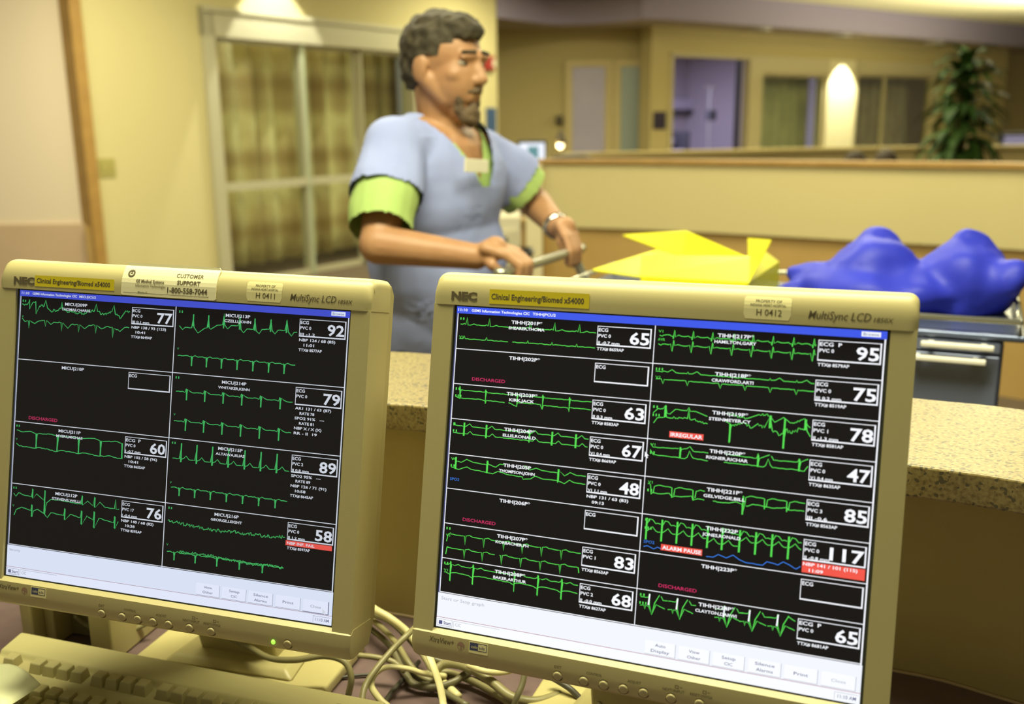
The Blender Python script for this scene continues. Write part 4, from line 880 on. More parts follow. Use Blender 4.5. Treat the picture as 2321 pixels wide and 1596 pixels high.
    # yellow department label
    m_ = MB(); m_.prism([(32.3, 3.9), (123.2, 4.2), (123, 16.8), (32, 16.6)] if not ge else [(21, 4.6), (112.6, 4.9), (112.2, 15.8), (20.8, 15.4)], 4.3, 4.5, lambda p, z: f(p[0], p[1], z)); y_ = m_.build('department_label', STK, bz); y_['label'] = 'bright yellow label strip'
    m_ = MB(); a, b = (34, 118.5) if not ge else (23, 108); put(m_, 'Clinical Engineering/Biomed x54000', a, b, -12.8 if not ge else -12.6, -8 if not ge else -8.2, 4.62, bold=True); m_.build('label_print', INK, bz)
    # property sticker
    x0, x1 = (251, 287.6) if not ge else (255.5, 292)
    pr = [(x0 + 2, 3.6), (x1 - 2, 3.8), (x1, 5.8), (x1, 20.0), (x1 - 2, 22), (x0 + 2, 22), (x0, 20), (x0, 5.6)]
    def onface(x, y, d=.2): return f(x, y, 4.0 + d - (max(0, y - 12) ** 2) * .021)
    m_ = MB(); vs = []
    ys = [3.8, 8, 12, 15, 18, 20, 22]
    for y in ys:
        ins = 1.6 if y in (3.8, 22) else 0
        vs += [onface(x0 + ins, y, .35), onface(x1 - ins, y, .35)]
    m_.add(vs, [(2 * i, 2 * i + 1, 2 * i + 3, 2 * i + 2) for i in range(len(ys) - 1)]); m_.build('property_sticker', STC, bz)
    m_ = MB()
    def puto(s, a, b, y0, y1, bold=False): text(m_, s, a, b, y0, y1, lambda x, y: onface(x, -y, .5), 0, bold)
    puto('PROPERTY OF', x0 + 9, x0 + 29, -19.4, -17.2); puto('INDIANA HEART HOSPITAL', x0 + 5, x0 + 32.5, -16.2, -14.2); puto(prop, x0 + 10, x0 + 29.5, -11.8, -6.8)
    m_.build('property_print', INK, bz)
    if ge:
        m_ = MB()
        def gz(x, y, d): return f(x, y, (4.2 if y < 12 else (4.2 - ((y - 12) ** 2) * .020 if y < 30 else -3.2)) + 1.0 + d)
        ys = [1.8, 3, 6, 10, 14, 18, 22, 25, 28, 30.5, 33]; vs = []
        for y in ys:
            ins = 2 if y in (1.8, 33) else 0
            vs += [gz(121 + ins, y, 0), gz(224 + ins * -1, y, 0)]
        m_.add(vs, [(2 * i, 2 * i + 1, 2 * i + 3, 2 * i + 2) for i in range(len(ys) - 1)]); g_ = m_.build('support_sticker', STC2, bz); so = g_.modifiers.new('t', 'SOLIDIFY'); so.thickness = .0012; so.offset = -1; g_['label'] = 'large cream customer support sticker, curled over the top edge'
        m_ = MB()
        def putg(s, a, b, y0, y1, bold=False, c=0): text(m_, s, a, b, y0, y1, lambda x, y: gz(x, -y, .25), c, bold)
        putg('CUSTOMER', 180, 209, -25.0, -21.6); putg('SUPPORT', 182, 207, -18.6, -14.8, True); putg('1-800-558-7044', 172, 215, -11.6, -6.6, True)
        putg('GE Medical Systems', 137, 168, -17.6, -14.6, True); putg('Information Technologies', 137, 170, -13, -10.4); putg('Milwaukee, WI', 140, 150, -6.2, -4.6)
        for k in range(16):
            a, b = 2 * math.pi * k / 16, 2 * math.pi * (k + 1) / 16
            m_.quad(*[gz(130.5 + r * math.cos(q) * 1.1, 23 + r * math.sin(q), .25) for r, q in ((2.1, a), (3.6, a), (3.6, b), (2.1, b))])
        m_.box((0, 0, 0), (0, 0, 0)) if False else None
        for (a, y, b) in ((129, 22.6, 132), (129.5, 24, 131.5)): m_.quad(gz(a, y, .25), gz(b, y, .25), gz(b, y + .7, .25), gz(a, y + .7, .25))
        for q in (((123.5, 4.2), (216, 4.2), (216, 4.6), (123.5, 4.6)), ((216, 4.2), (216.4, 4.2), (216.4, 27), (216, 27))): m_.quad(*[gz(x, y, .2) for x, y in q])
        m_.build('support_print', INK, bz)
    # stand: neck and base
    m_ = MB(); bx0 = Matrix.Translation((base_c[0], base_c[1], 0)) @ Matrix.Rotation(yaw, 4, 'Z')
    topc = f(180, -150, -88)
    up_ = bx0.inverted() @ topc
    m_.prism([(-.03, .77), (.035, .77), (up_.y + .04, up_.z + .03), (up_.y - .002, up_.z + .03), (up_.y - .002, up_.z - .05)], -.05, .05, lambda p, x: bx0 @ Vector((x, p[0], p[1]))); m_.build('stand_neck', PLASTIC2, t, bevel=.004)
    m_ = MB(); m_.prism([(-.125, -.078), (.125, -.078), (.125, .045), (.095, .085), (-.095, .085), (-.125, .045)], .7505, .766, lambda p, z: bx0 @ Vector((p[0], p[1], z)))
    m_.prism([(-.085, -.06), (.085, -.06), (.07, .06), (-.07, .06)], .766, .776, lambda p, z: bx0 @ Vector((p[0] * (1 if z < .77 else .85), p[1] * (1 if z < .77 else .85), z))); m_.build('stand_base', PLASTIC, t, bevel=.004)
    return t
monitor((.9316, -.3636, .0002), (.0793, .2036, .9758), (-.3548, -.9090, .2185), (-.0483, .8598, 1.2139), sr, SCRM, (.14, .90, .75),
        'right computer monitor, sharper and brighter, its screen filled with sixteen patient cells', (.135, .915), R(-21.3), 'H 0412', False)
monitor((.9614, -.2744, -.0220), (.0777, .1938, .9780), (-.2641, -.9419, .2077), (-.4907, .9692, 1.2162), sl, SCRM_L, (-.31, 1.03, .75),
        'left computer monitor with the large cream sticker over its top edge', (-.315, 1.065), R(-16), 'H 0411', True)

# ================================================================== KEYBOARD
ko = xyz(-.589, 1.068, 0); ku = xyz(.946, -.325, 0).normalized(); kv = xyz(ku.y, -ku.x, 0)     # ku along the keys, kv toward the user
def KP(u, v, h): return ko + ku * u + kv * v + xyz(0, 0, .752 + h - v * .085)
kb = thing('keyboard', 'beige wired computer keyboard lying under the left monitor', 'keyboard', (ko.x + .2, ko.y - .15, .75))
m_ = MB(); W_ = .480
m_.prism([(0, .006), (0, .033), (.003, .037), (.034, .034), (.038, .029), (.178, .027), (.188, .020), (.188, .015)], 0, W_, lambda p, u: KP(u, p[0], p[1])); case = m_.build('case', KEYP, kb, bevel=.003)
U = .019
def key(u, v, w=1, d=.0175):
    m_ = MB(); a = .0008; vs = []
    for h, i, sh in ((.027, 0, 0), (.0385, .0019, -.0012), (.0398, .0026, -.0014)):
        for x, y in ((u + a + i, v + a + i + sh), (u + w * U - a - i, v + a + i + sh), (u + w * U - a - i, v + d - a - i + sh), (u + a + i, v + d - a - i + sh)): vs.append(KP(x, y, h))
    fs = [(3, 2, 1, 0), (8, 9, 10, 11)] + [(4 * j + k, 4 * j + (k + 1) % 4, 4 * j + 4 + (k + 1) % 4, 4 * j + 4 + k) for j in range(2) for k in range(4)]
    m_.add(vs, fs); m_.build('key', KEYP, kb, bevel=.0006, bseg=1)
u0 = .022
for s in (0, 2, 3, 4, 5, 6.5, 7.5, 8.5, 9.5, 11, 12, 13, 14, 15.3, 16.3, 17.3): key(u0 + s * U, .040)
v = .078
for r, lay in enumerate([[(k, 1) for k in range(13)] + [(13, 2)], [(0, 1.5)] + [(1.5 + k, 1) for k in range(12)] + [(13.5, 1.5)], [(0, 1.75)] + [(1.75 + k, 1) for k in range(11)] + [(12.75, 2.25)], [(0, 2.25)] + [(2.25 + k, 1) for k in range(10)] + [(12.25, 2.75)], [(0, 1.5), (1.5, 1.25), (2.75, 1.5), (4.25, 6), (10.25, 1.5), (11.75, 1.5), (13.25, 1.75)]]):
    for s, wd in lay: key(u0 + s * U, v + r * .0192, wd, .0185)
    if r < 2:
        for s in (15.3, 16.3, 17.3): key(u0 + s * U, v + r * .0192, 1, .0185)
    if r == 4:
        for s in (15.3, 16.3, 17.3): key(u0 + s * U, v + r * .0192, 1, .0185)
    if r in (0, 1, 2, 3):
        for s in (18.6, 19.6, 20.6): key(u0 + s * U, v + r * .0192, 1, .0185)
m_ = MB(); Mk = Matrix.Translation(KP(.437, .026, .034)); m_.lathe([(.0085, -.002), (.0085, .002), (.0075, .004), (.004, .0062), (.0001, .0068)], Mk, 28); m_.build('round_badge', mat('badge_metal', (.42, .45, .40), .18, metal=.9), case, smooth=True)

# cream paper note at the lower left, draped over the keyboard corner
c0, c1, c2, c3 = atz(-60, 1500, .797), atz(20, 1513, .800), atz(94, 1562, .803), atz(5, 1612, .806)
m_ = MB(); N = 8; vs = []
for j in range(N + 1):
    for i in range(N + 1):
        a, b = i / N, j / N; p = (c0 * (1 - a) + c1 * a) * (1 - b) + (c3 * (1 - a) + c2 * a) * b
        vs.append(p + xyz(0, 0, .006 * math.sin(3 * b) + .004 * a * a))
m_.add(vs, [(j * (N + 1) + i, j * (N + 1) + i + 1, (j + 1) * (N + 1) + i + 1, (j + 1) * (N + 1) + i) for j in range(N) for i in range(N)])
o = m_.build('paper_note', mat('note_pale_yellow', (.90, .92, .55), .6), smooth=True); o.modifiers.new('t', 'SOLIDIFY').thickness = .0005
tag(o, 'pale yellow paper note curling over the lower left corner of the keyboard', 'paper')

# housing behind the left monitor
hx0, hx1 = atz(28, 1420, .80), atz(240, 1400, .80)
hs = thing('equipment_housing', 'beige open equipment housing in shadow behind the left monitor\'s lower left corner', 'device', (-.54, 1.14, .75))
m_ = MB(); a = atz(45, 1470, .7505); b = atz(88, 1476, .7505)
HM = Matrix.Translation((-.60, 1.085, .7505)) @ Matrix.Rotation(R(-14), 4, 'Z')
m_.box((0, 0, 0), (.016, .10, .17), HM); m_.box((.016, .02, 0), (.030, .10, .17), HM); m_.box((.095, 0, 0), (.125, .10, .17), HM); m_.box((0, 0, .155), (.125, .10, .17), HM); m_.box((.0, .09, 0), (.125, .10, .17), HM)
m_.build('shell', PLASTIC2, hs, bevel=.003)
m_ = MB(); m_.box((.030, .05, .002), (.095, .088, .154), HM); m_.build('recess', mat('recess_olive', (.22, .19, .08), .6), hs)
m_ = MB(); AM = Matrix.Translation((-.492, 1.075, .7505)) @ Matrix.Scale(.7, 4) @ Matrix.Rotation(R(25), 4, 'Z'); m_.box((-.02, -.015, 0), (.02, .018, .028), AM); m_.box((-.008, .018, .008), (.008, .03, .02), AM)
tag(m_.build('power_adapter', BLACKP, bevel=.004), 'small black power adapter on the desk behind the keyboard', 'adapter')

# ================================================================== CABLES
def cable(lab, pts, r, m, flat=1.0, group=None):
    P = smooth_path([atz(x, y, z) for x, y, z in pts], 8)
    mb = MB(); mb.tube(P, r, 10, flat=flat); return tag(mb.build('cable', m, smooth=True), lab, 'cable', group)
cable('thick pale cream cable arching down beside the left monitor\'s right edge', [(800, 1340, .80), (845, 1378, .81), (885, 1402, .805), (925, 1435, .79), (958, 1480, .775), (990, 1530, .760), (1040, 1580, .758)], .0045, CABLEY)
cable('flat pale yellow strap cable hanging straight down below the right monitor\'s left corner', [(968, 1475, .80), (982, 1510, .79), (997, 1555, .775), (1006, 1605, .76), (1010, 1640, .757)], .0042, CABLEY, .35)
cable('beige cable crossing diagonally in front of the bundle toward the right monitor', [(960, 1405, .82), (925, 1438, .82), (888, 1475, .81), (850, 1520, .80), (826, 1560, .79), (818, 1610, .78)], .0034, CABLE)
cable('cream cable loop curling left of the bundle and back', [(1010, 1532, .765), (965, 1528, .775), (925, 1516, .785), (880, 1512, .79), (850, 1528, .79), (842, 1556, .785), (862, 1586, .78), (880, 1602, .775)], .0036, CABLEY, .8)
cable('grey beige cable running down through the middle of the bundle', [(830, 1395, .775), (862, 1420, .78), (900, 1460, .78), (925, 1500, .775), (950, 1530, .765), (985, 1548, .76)], .0034, CABLE)
cable('grey cable under the bundle from the left monitor', [(832, 1420, .765), (870, 1450, .765), (905, 1490, .762), (935, 1528, .760), (990, 1560, .758), (1060, 1600, .758)], .0036, CABLEG)
cable('upper grey cable of the bundle, nearest the counter wall', [(828, 1388, .79), (880, 1405, .79), (925, 1445, .78), (955, 1478, .775), (1000, 1500, .77), (1060, 1508, .765), (1110, 1530, .76)], .0040, CABLEG)
cable('olive cable winding under the right monitor\'s lower edge', [(985, 1520, .770), (1010, 1505, .776), (1045, 1508, .780), (1085, 1525, .780), (1120, 1550, .775), (1160, 1580, .768), (1215, 1590, .764), (1270, 1575, .762)], .0052, CABLE)
cable('dull cable running low along the desk below the right monitor', [(960, 1528, .758), (1010, 1524, .760), (1060, 1540, .760), (1110, 1565, .758), (1165, 1600, .757)], .0042, CABLE)
cable('thin dark cable trailing down right below the right monitor', [(1250, 1535, .78), (1290, 1560, .775), (1320, 1590, .765), (1345, 1625, .757)], .0035, CABLED)
cable('pale short cable showing just under the right monitor bezel', [(1060, 1508, .79), (1100, 1522, .79), (1140, 1524, .785), (1180, 1512, .78)], .0034, CABLEY)
cable('vertical olive cable standing in front of the bundle under the right monitor', [(1190, 1520, .80), (1184, 1550, .79), (1172, 1580, .78), (1160, 1612, .765)], .0034, CABLEG)
cable('cable dropping over the pale base under the right monitor', [(1356, 1550, .80), (1362, 1572, .795), (1358, 1600, .79)], .0030, CABLE)
cable('long olive cable sweeping from the left monitor stand to the right over the keyboard back', [(500, 1437, .80), (560, 1465, .797), (612, 1492, .795), (670, 1496, .80), (735, 1487, .805), (780, 1500, .80), (796, 1535, .785), (790, 1575, .765)], .0036, CABLE)
cable('thin cable lying under the left monitor from the black adapter', [(170, 1395, .79), (195, 1415, .775), (235, 1438, .765), (290, 1432, .768), (340, 1410, .775)], .0032, CABLE)
cable('dark cable lying on the desk left of the left monitor stand', [(262, 1462, .754), (300, 1440, .756), (345, 1412, .758)], .0030, CABLED)
cable('grey cable leaving the left monitor low on its right side', [(812, 1486, .785), (850, 1490, .785), (890, 1500, .782), (918, 1522, .775)], .0034, CABLE)
cable('dark cable line on the desk between the keyboard and the bundle', [(750, 1540, .7535), (800, 1532, .7535), (850, 1528, .7535)], .0018, CABLED)
cable('dark cable at the bottom of the gap between keyboard and bundle', [(950, 1500, .757), (920, 1535, .757), (900, 1555, .757), (880, 1580, .757), (850, 1630, .757)], .0028, CABLED)
cable('grey coil loop at the knot of the cable bundle', [(890, 1470, .775), (918, 1525, .765), (940, 1552, .76), (985, 1558, .76), (1030, 1545, .765), (1060, 1525, .768), (1120, 1500, .775)], .0042, CABLEG)

# ================================================================== CART with bins
CO = xyz(.08, 2.13, 0); CH = xyz(.902, -.431, 0); CLt = xyz(.431, .902, 0)
def CP(a, l, z): return CO + CH * a + CLt * l + xyz(0, 0, z)
def cbox(mb, a0, a1, l0, l1, z0, z1): mb.add([CP(a, l, z) for z in (z0, z1) for a, l in ((a0, l0), (a1, l0), (a1, l1), (a0, l1))], [(0, 3, 2, 1), (4, 5, 6, 7), (0, 1, 5, 4), (1, 2, 6, 5), (2, 3, 7, 6), (3, 0, 4, 7)])
STEEL = mat('cart_steel_blue', (.13, .16, .27), .25, metal=.5); TUBE = mat('cart_tube', (.50, .50, .42), .25, metal=.8)
ca = thing('utility_cart', 'blue grey metal utility cart pushed by the man, with pale drawer handles', 'cart', CP(.5, 0, 0))
m_ = MB(); cbox(m_, .10, .90, -.20, .20, .16, 1.0185); m_.build('body', STEEL, ca, bevel=.008)
m_ = MB(); cbox(m_, .07, .93, -.215, .215, 1.0185, 1.030); m_.build('tray', STEEL, ca, bevel=.004)
m_ = MB()
for l in (-.21, .21): m_.tube([CP(.08, l, 1.03), CP(.08, l, 1.052), CP(.92, l, 1.052), CP(.92, l, 1.03)], .005)
for a in (.08, .92): m_.tube([CP(a, -.21, 1.052), CP(a, .21, 1.052)], .005)
m_.build('rail', TUBE, ca, smooth=True)
m_ = MB(); m_.tube(smooth_path([CP(.10, -.20, .90), CP(.02, -.20, 1.0), CP(-.02, -.20, 1.075), CP(0, -.19, 1.085), CP(0, .19, 1.085), CP(-.02, .20, 1.075), CP(.02, .20, 1.0), CP(.10, .20, .90)], 5), .011, 12); m_.build('push_bar', TUBE, ca, smooth=True)
for z0, z1, zh, a0, a1 in ((.996, .016+1, 1.010, .775, .885), (.75, .992, .986, .755, .875), (.50, .74, .70, .66, .80), (.22, .49, .45, .66, .80)):
    m_ = MB(); cbox(m_, .52, .895, -.212, -.20, z0, z1); dr = m_.build('drawer', mat('drawer_blue_grey', (.17, .20, .32), .3, metal=.3), ca, bevel=.003)
    m_ = MB(); cbox(m_, a0, a1, -.236, -.224, zh - .005, zh + .004)
    for a in (a0 + .01, a1 - .02): cbox(m_, a, a + .01, -.228, -.210, zh - .004, zh + .003)
    m_.build('handle', mat('handle_white', (.95, .93, .85), .3), dr, bevel=.002)
for a in (.16, .84):
    for l in (-.16, .16):
        m_ = MB(); cbox(m_, a - .012, a + .012, l - .012, l + .012, .09, .16); Mw = Matrix.Translation(CP(a, l, .06)) @ Matrix.Rotation(R(64), 4, 'Z') @ Matrix.Rotation(R(90), 4, 'X') @ Matrix.Translation((0, 0, -.012)); m_.lathe([(.02, 0), (.055, 0), (.06, .006), (.06, .018), (.055, .024), (.02, .024)], Mw, 20); m_.build('caster', BLACKP, ca)
# yellow tote with open flaps
YEL = mat('tote_yellow', (.84, .80, .005), .4, bump=.1, bscale=30)
yt = thing('yellow_tote', 'bright yellow open box with spread flaps on the cart, near the man\'s hands', 'box', CP(.36, 0, 1.031))
m_ = MB(); cbox(m_, .26, .47, -.15, .15, 1.0315, 1.036)
def slabq(mb, q, n):
    n = Vector(n); mb.add(list(q) + [p + n for p in q], [(0, 3, 2, 1), (4, 5, 6, 7), (0, 1, 5, 4), (1, 2, 6, 5), (2, 3, 7, 6), (3, 0, 4, 7)])
ZT = 1.080
slabq(m_, [CP(.26, -.155, 1.032), CP(.47, -.155, 1.032), CP(.47, -.15, ZT), CP(.26, -.15, ZT)], CLt * .004)
slabq(m_, [CP(.26, .155, 1.032), CP(.47, .155, 1.032), CP(.47, .15, ZT), CP(.26, .15, ZT)], CLt * -.004)
slabq(m_, [CP(.26, -.155, 1.032), CP(.26, .155, 1.032), CP(.26, .15, ZT), CP(.26, -.15, ZT)], CH * .004)
slabq(m_, [CP(.47, -.155, 1.032), CP(.47, .155, 1.032), CP(.47, .15, ZT), CP(.47, -.15, ZT)], CH * -.004)
m_.build('box_body', YEL, yt, bevel=.0015)
for q, n in (([CP(.26, -.15, ZT), CP(.26, .15, ZT), CP(.20, .16, 1.094), CP(.165, -.16, 1.090)], (0, 0, .003)), ([CP(.47, -.15, ZT), CP(.47, .15, ZT), CP(.42, .06, 1.138), CP(.515, -.19, 1.165)], (0, 0, .003)),
             ([CP(.26, .15, ZT), CP(.42, .15, ZT), CP(.25, .21, 1.132), CP(.10, .21, 1.118)], (0, 0, .003)), ([CP(.26, -.15, ZT), CP(.47, -.15, ZT), CP(.465, -.05, 1.116), CP(.23, -.05, 1.108)], (0, 0, .003))):
    m_ = MB(); slabq(m_, q, n); m_.build('flap', YEL, yt)

# ---- organic shapes: closed pieces merged into one skin by voxel remesh
def organic(name, prims, vox, m, parent=None, smooth_it=6, cut=None, noise=None, fac=.5):
    mb = MB()
    for p in prims:
        if p[0] == 'c':
            _, a, b, ra, rb = p; a = Vector(a); b = Vector(b); L = max(2, int((b - a).length / .02)); 
            mb.tube([a + (b - a) * (i / L) for i in range(L + 1)], [ra + (rb - ra) * i / L for i in range(L + 1)], 16); mb.ell(a, (ra, ra, ra), None, 16, 10); mb.ell(b, (rb, rb, rb), None, 16, 10)
        elif p[0] == 'e':
            mb.ell(p[1], p[2], p[3] if len(p) > 3 else None, 24, 16)
        elif p[0] == 't':
            mb.tube([Vector(q) for q in p[1]], p[2], 20, flat=p[3] if len(p) > 3 else 1.0)
    me = bpy.data.meshes.new('tmp'); me.from_pydata(mb.v, [], mb.f); me.update()
    bm = bmesh.new(); bm.from_mesh(me); bmesh.ops.recalc_face_normals(bm, faces=bm.faces); bm.to_mesh(me); bm.free()
    o = bpy.data.objects.new('tmp', me); COL.objects.link(o)
    r = o.modifiers.new('r', 'REMESH'); r.mode = 'VOXEL'; r.voxel_size = vox; r.use_smooth_shade = True
    sm = o.modifiers.new('s', 'SMOOTH'); sm.iterations = smooth_it; sm.factor = fac
    dg = bpy.context.evaluated_depsgraph_get(); dg.update()
    ev = bpy.data.meshes.new_from_object(o.evaluated_get(dg)); bpy.data.objects.remove(o); bpy.data.meshes.remove(me)
    if noise:
        from mathutils import noise as nz
        for v in ev.vertices: v.co += v.normal * (nz.noise(v.co * noise[0]) * noise[1])
    if cut:
        bm = bmesh.new(); bm.from_mesh(ev); bmesh.ops.delete(bm, geom=[v for v in bm.verts if cut(v.co)], context='VERTS'); bm.to_mesh(ev); bm.free()
    off = Vector((0, 0, 0)); p = parent
    while p is not None: off += Vector(p.location); p = p.parent
    for v in ev.vertices: v.co -= off
    ev.materials.clear(); ev.materials.append(m)
    for pl in ev.polygons: pl.use_smooth = True
    ob = bpy.data.objects.new(name, ev); COL.objects.link(ob); ev.name = name
    if parent: ob.parent = parent
    return ob
# blue plastic bags on the cart
BLU = mat('bag_blue', (.025, .035, .50), .5, noise=(9, (.04, .055, .62), .3, .7), spec=.3)
o = organic('plastic_bag', [('e', CP(.70, 0, 1.065), (.17, .14, .052)), ('c', CP(.67, -.02, 1.08), CP(.68, .0, 1.140), .085, .042), ('c', CP(.83, .0, 1.08), CP(.835, .02, 1.140), .085, .040), ('c', CP(.85, 0, 1.06), CP(.90, -.05, 1.10), .055, .035), ('c', CP(.58, -.03, 1.055), CP(.50, -.09, 1.045), .04, .020), ('c', CP(.60, -.03, 1.08), CP(.53, -.02, 1.085), .03, .018)], .008, BLU, None, 5, noise=(16, .016))
for v in o.data.vertices:
    if v.co.z < 1.0315: v.co.z = 1.0315
tag(o, 'shiny blue plastic bag with two tied ears on the front of the cart', 'bag')

# ================================================================== MAN IN SCRUBS
SCRUB = mat('scrub_blue', (.32, .38, .72), .85, noise=(7, (.37, .43, .78), .35, .65)); GREEN = mat('shirt_green', (.38, .54, .16), .85, noise=(9, (.43, .60, .19), .35, .65))
HAIRM = mat('hair_grey_brown', (.036, .028, .015), .75, noise=(45, (.08, .064, .036), .4, .7), bump=.8, bscale=120); BEARD = mat('beard_dark', (.10, .065, .035), .8, noise=(60, (.2, .14, .08), .4, .7))
def V3(*a): return Vector(a)
F = V3(.80, -.60, 0); Lf = V3(.60, .80, 0); UP = V3(0, 0, 1)
pel = V3(-.20, 2.36, .90); chest = V3(-.165, 2.31, 1.20); neck = V3(-.15, 2.30, 1.36)
shR = V3(-.255, 2.165, 1.322); elR = V3(-.272, 2.02, 1.135); wrR = aty(1085, 600, 1.965); shL = V3(-.058, 2.42, 1.300); elL = aty(1215, 462, 2.47); wrL = aty(1275, 548, 2.36)
hc = V3(-.140, 2.275, 1.498); Fh = V3(.80, -.58, -.10).normalized(); Lh = V3(0, 0, 1).cross(Fh).normalized(); Uh = Fh.cross(Lh).normalized() * 1
if Uh.z < 0: Uh = -Uh
HR = Matrix((Fh, Lh, Uh)).transposed()
def H(f_, l_, u_): return hc + Fh * f_ + Lh * l_ + Uh * u_
man = thing('person', 'man in light blue scrubs over a green shirt walking right while pushing the cart', 'person', (pel.x, pel.y, 0))
tors = Matrix((F, Lf, UP)).transposed()
# bar axis for the hands
bar0, bar1 = CP(0, -.19, 1.085), CP(0, .19, 1.085); bd_ = (bar1 - bar0).normalized()
hR_ = bar0 + bd_ * .035; hL_ = bar1 - bd_ * .045
def hand(grip, wrist):
    P = []; 
    to = (wrist - grip); to.normalize(); up_ = UP
    kn = grip + to * .012 + up_ * .028                       # knuckle line sits above the bar
    mid = (wrist + kn) / 2
    P.append(('c', wrist, kn + to * .035, .024, .026))
    for i, (ln, r) in enumerate(((.9, .0085), (1.05, .0092), (1.0, .0088), (.8, .0078))):
        o_ = bd_ * ((i - 1.5) * .0195)
        P.append(('c', kn + to * .045 + o_ * .8, kn + o_, .013, .0105))
        a = kn + o_; b = grip - to * (.020 * ln) + up_ * .014 + o_; c = grip - to * (.016 * ln) - up_ * .018 + o_; d = grip + to * .006 - up_ * .023 + o_
        P += [('c', a, b, r + .001, r), ('c', b, c, r, r * .95), ('c', c, d, r * .95, r * .85)]
    s_ = -1
    th = grip + to * .04 + up_ * .0 - bd_ * .030
    P += [('c', wrist + (kn - wrist) * .3 - bd_ * .008, th, .014, .012), ('c', th, grip + to * .016 - up_ * .016 - bd_ * .020, .0105, .009), ('c', grip + to * .016 - up_ * .016 - bd_ * .020, grip - up_ * .02 + bd_ * .002, .009, .0078)]
    return P
wR = hR_ + (wrR - hR_).normalized() * .085 if (wrR - hR_).length > .06 else wrR
wR = hR_ + (elR - hR_).normalized() * .085 + UP * .01; wL = hL_ + (elL - hL_).normalized() * .085 + UP * .012
body = [('e', H(-.012, 0, .030), (.094, .073, .082), HR), ('e', H(.025, 0, -.02), (.072, .062, .085), HR), ('c', H(.045, 0, -.080), H(.055, 0, -.088), .034, .028), ('c', H(.03, .03, -.062), H(.0, .052, -.03), .026, .024), ('c', H(.03, -.03, -.062), H(.0, -.052, -.03), .026, .024),
        ('c', H(.082, 0, .022), H(.104, 0, -.018), .009, .0135), ('e', H(.095, .011, -.022), (.012, .009, .009), HR), ('e', H(.095, -.011, -.022), (.012, .009, .009), HR),
        ('c', H(.078, .034, .030), H(.084, .012, .030), .010, .010), ('c', H(.078, -.034, .030), H(.084, -.012, .030), .010, .010),
        ('c', H(.082, .018, -.052), H(.088, 0, -.050), .007, .009), ('c', H(.082, -.018, -.052), H(.088, 0, -.050), .007, .009), ('c', H(.08, .014, -.060), H(.08, -.014, -.060), .010, .010), ('e', H(.052, .036, -.012), (.026, .024, .022), HR), ('e', H(.052, -.036, -.012), (.026, .024, .022), HR), ('c', H(.080, .040, .026), H(.086, .016, .030), .008, .008), ('c', H(.080, -.040, .026), H(.086, -.016, .030), .008, .008),
        ('e', H(-.012, .076, -.004), (.020, .008, .032), HR), ('e', H(-.012, -.076, -.004), (.020, .008, .032), HR),
        ('c', H(-.02, 0, -.05), neck, .054, .058), ('c', neck, neck - UP * .06, .06, .09),
        ('c', neck - UP * .03, shR, .055, .058), ('c', neck - UP * .03, shL, .055, .055),
        ('e', chest + UP * .03, (.115, .175, .17), tors), ('e', (chest + pel) / 2 + F * .02, (.12, .155, .17), tors), ('e', pel, (.115, .165, .13), tors),
        ('c', shR, elR, .052, .040), ('c', elR, wR, .042, .027), ('c', shL, elL, .050, .039), ('c', elL, wL, .040, .026)]
hipR = pel - Lf * .085 - UP * .05; hipL = pel + Lf * .085 - UP * .05
knR = V3(-.02, 2.20, .50); anR = V3(-.10, 2.24, .10); knL = V3(-.12, 2.50, .48); anL = V3(-.42, 2.58, .14)
body += [('c', hipR, knR, .085, .056), ('c', knR, anR, .054, .036), ('c', hipL, knL, .085, .056), ('c', knL, anL, .054, .036)]
body += hand(hR_, wR) + hand(hL_, wL)
organic('body', body, .0042, SKIN, man, 4)
# eyes
for s in (1, -1):
    m_ = MB(); m_.ell(H(.0705, s * .031, .013), (.0115, .0125, .0085)); e_ = m_.build('eye', mat('eye_white', (.45, .38, .30), .3), man, smooth=True)
    m_ = MB(); m_.ell(H(.0805, s * .031, .012), (.003, .0052, .0052), HR); m_.build('iris', mat('iris_dark', (.03, .02, .01), .2), e_, smooth=True)
def above(v):
    d = v - hc; f_, l_, u_ = d.dot(Fh), d.dot(Lh), d.dot(Uh)
    return (f_ > .035 and u_ < .062 + (.0 if abs(l_) < .045 else -.012)) or (f_ > -.002 and u_ < .022) or u_ < -.055
organic('hair', [('e', H(-.022, 0, .040), (.096, .081, .084), HR), ('e', H(.02, 0, .080), (.07, .058, .038), HR), ('e', H(-.055, 0, -.0), (.058, .068, .07), HR)], .0045, HAIRM, man, 3, cut=above, noise=(55, .006))
organic('beard', [('c', H(.070, .030, -.050), H(.095, .004, -.040), .008, .009), ('c', H(.070, -.030, -.050), H(.095, -.004, -.040), .008, .009), ('c', H(.068, .032, -.052), H(.066, .026, -.088), .009, .011), ('c', H(.068, -.032, -.052), H(.066, -.026, -.088), .009, .011), ('c', H(.074, .016, -.098), H(.074, -.016, -.098), .017, .017), ('c', H(.082, 0, -.078), H(.076, 0, -.106), .012, .018)], .004, BEARD, man, 3, noise=(70, .004))
organic('eyebrow', [('c', H(.082, .044, .036), H(.091, .014, .038), .0045, .005)], .002, HAIRM, man, 1); organic('eyebrow', [('c', H(.082, -.044, .036), H(.091, -.014, .038), .0045, .005)], .002, HAIRM, man, 1)
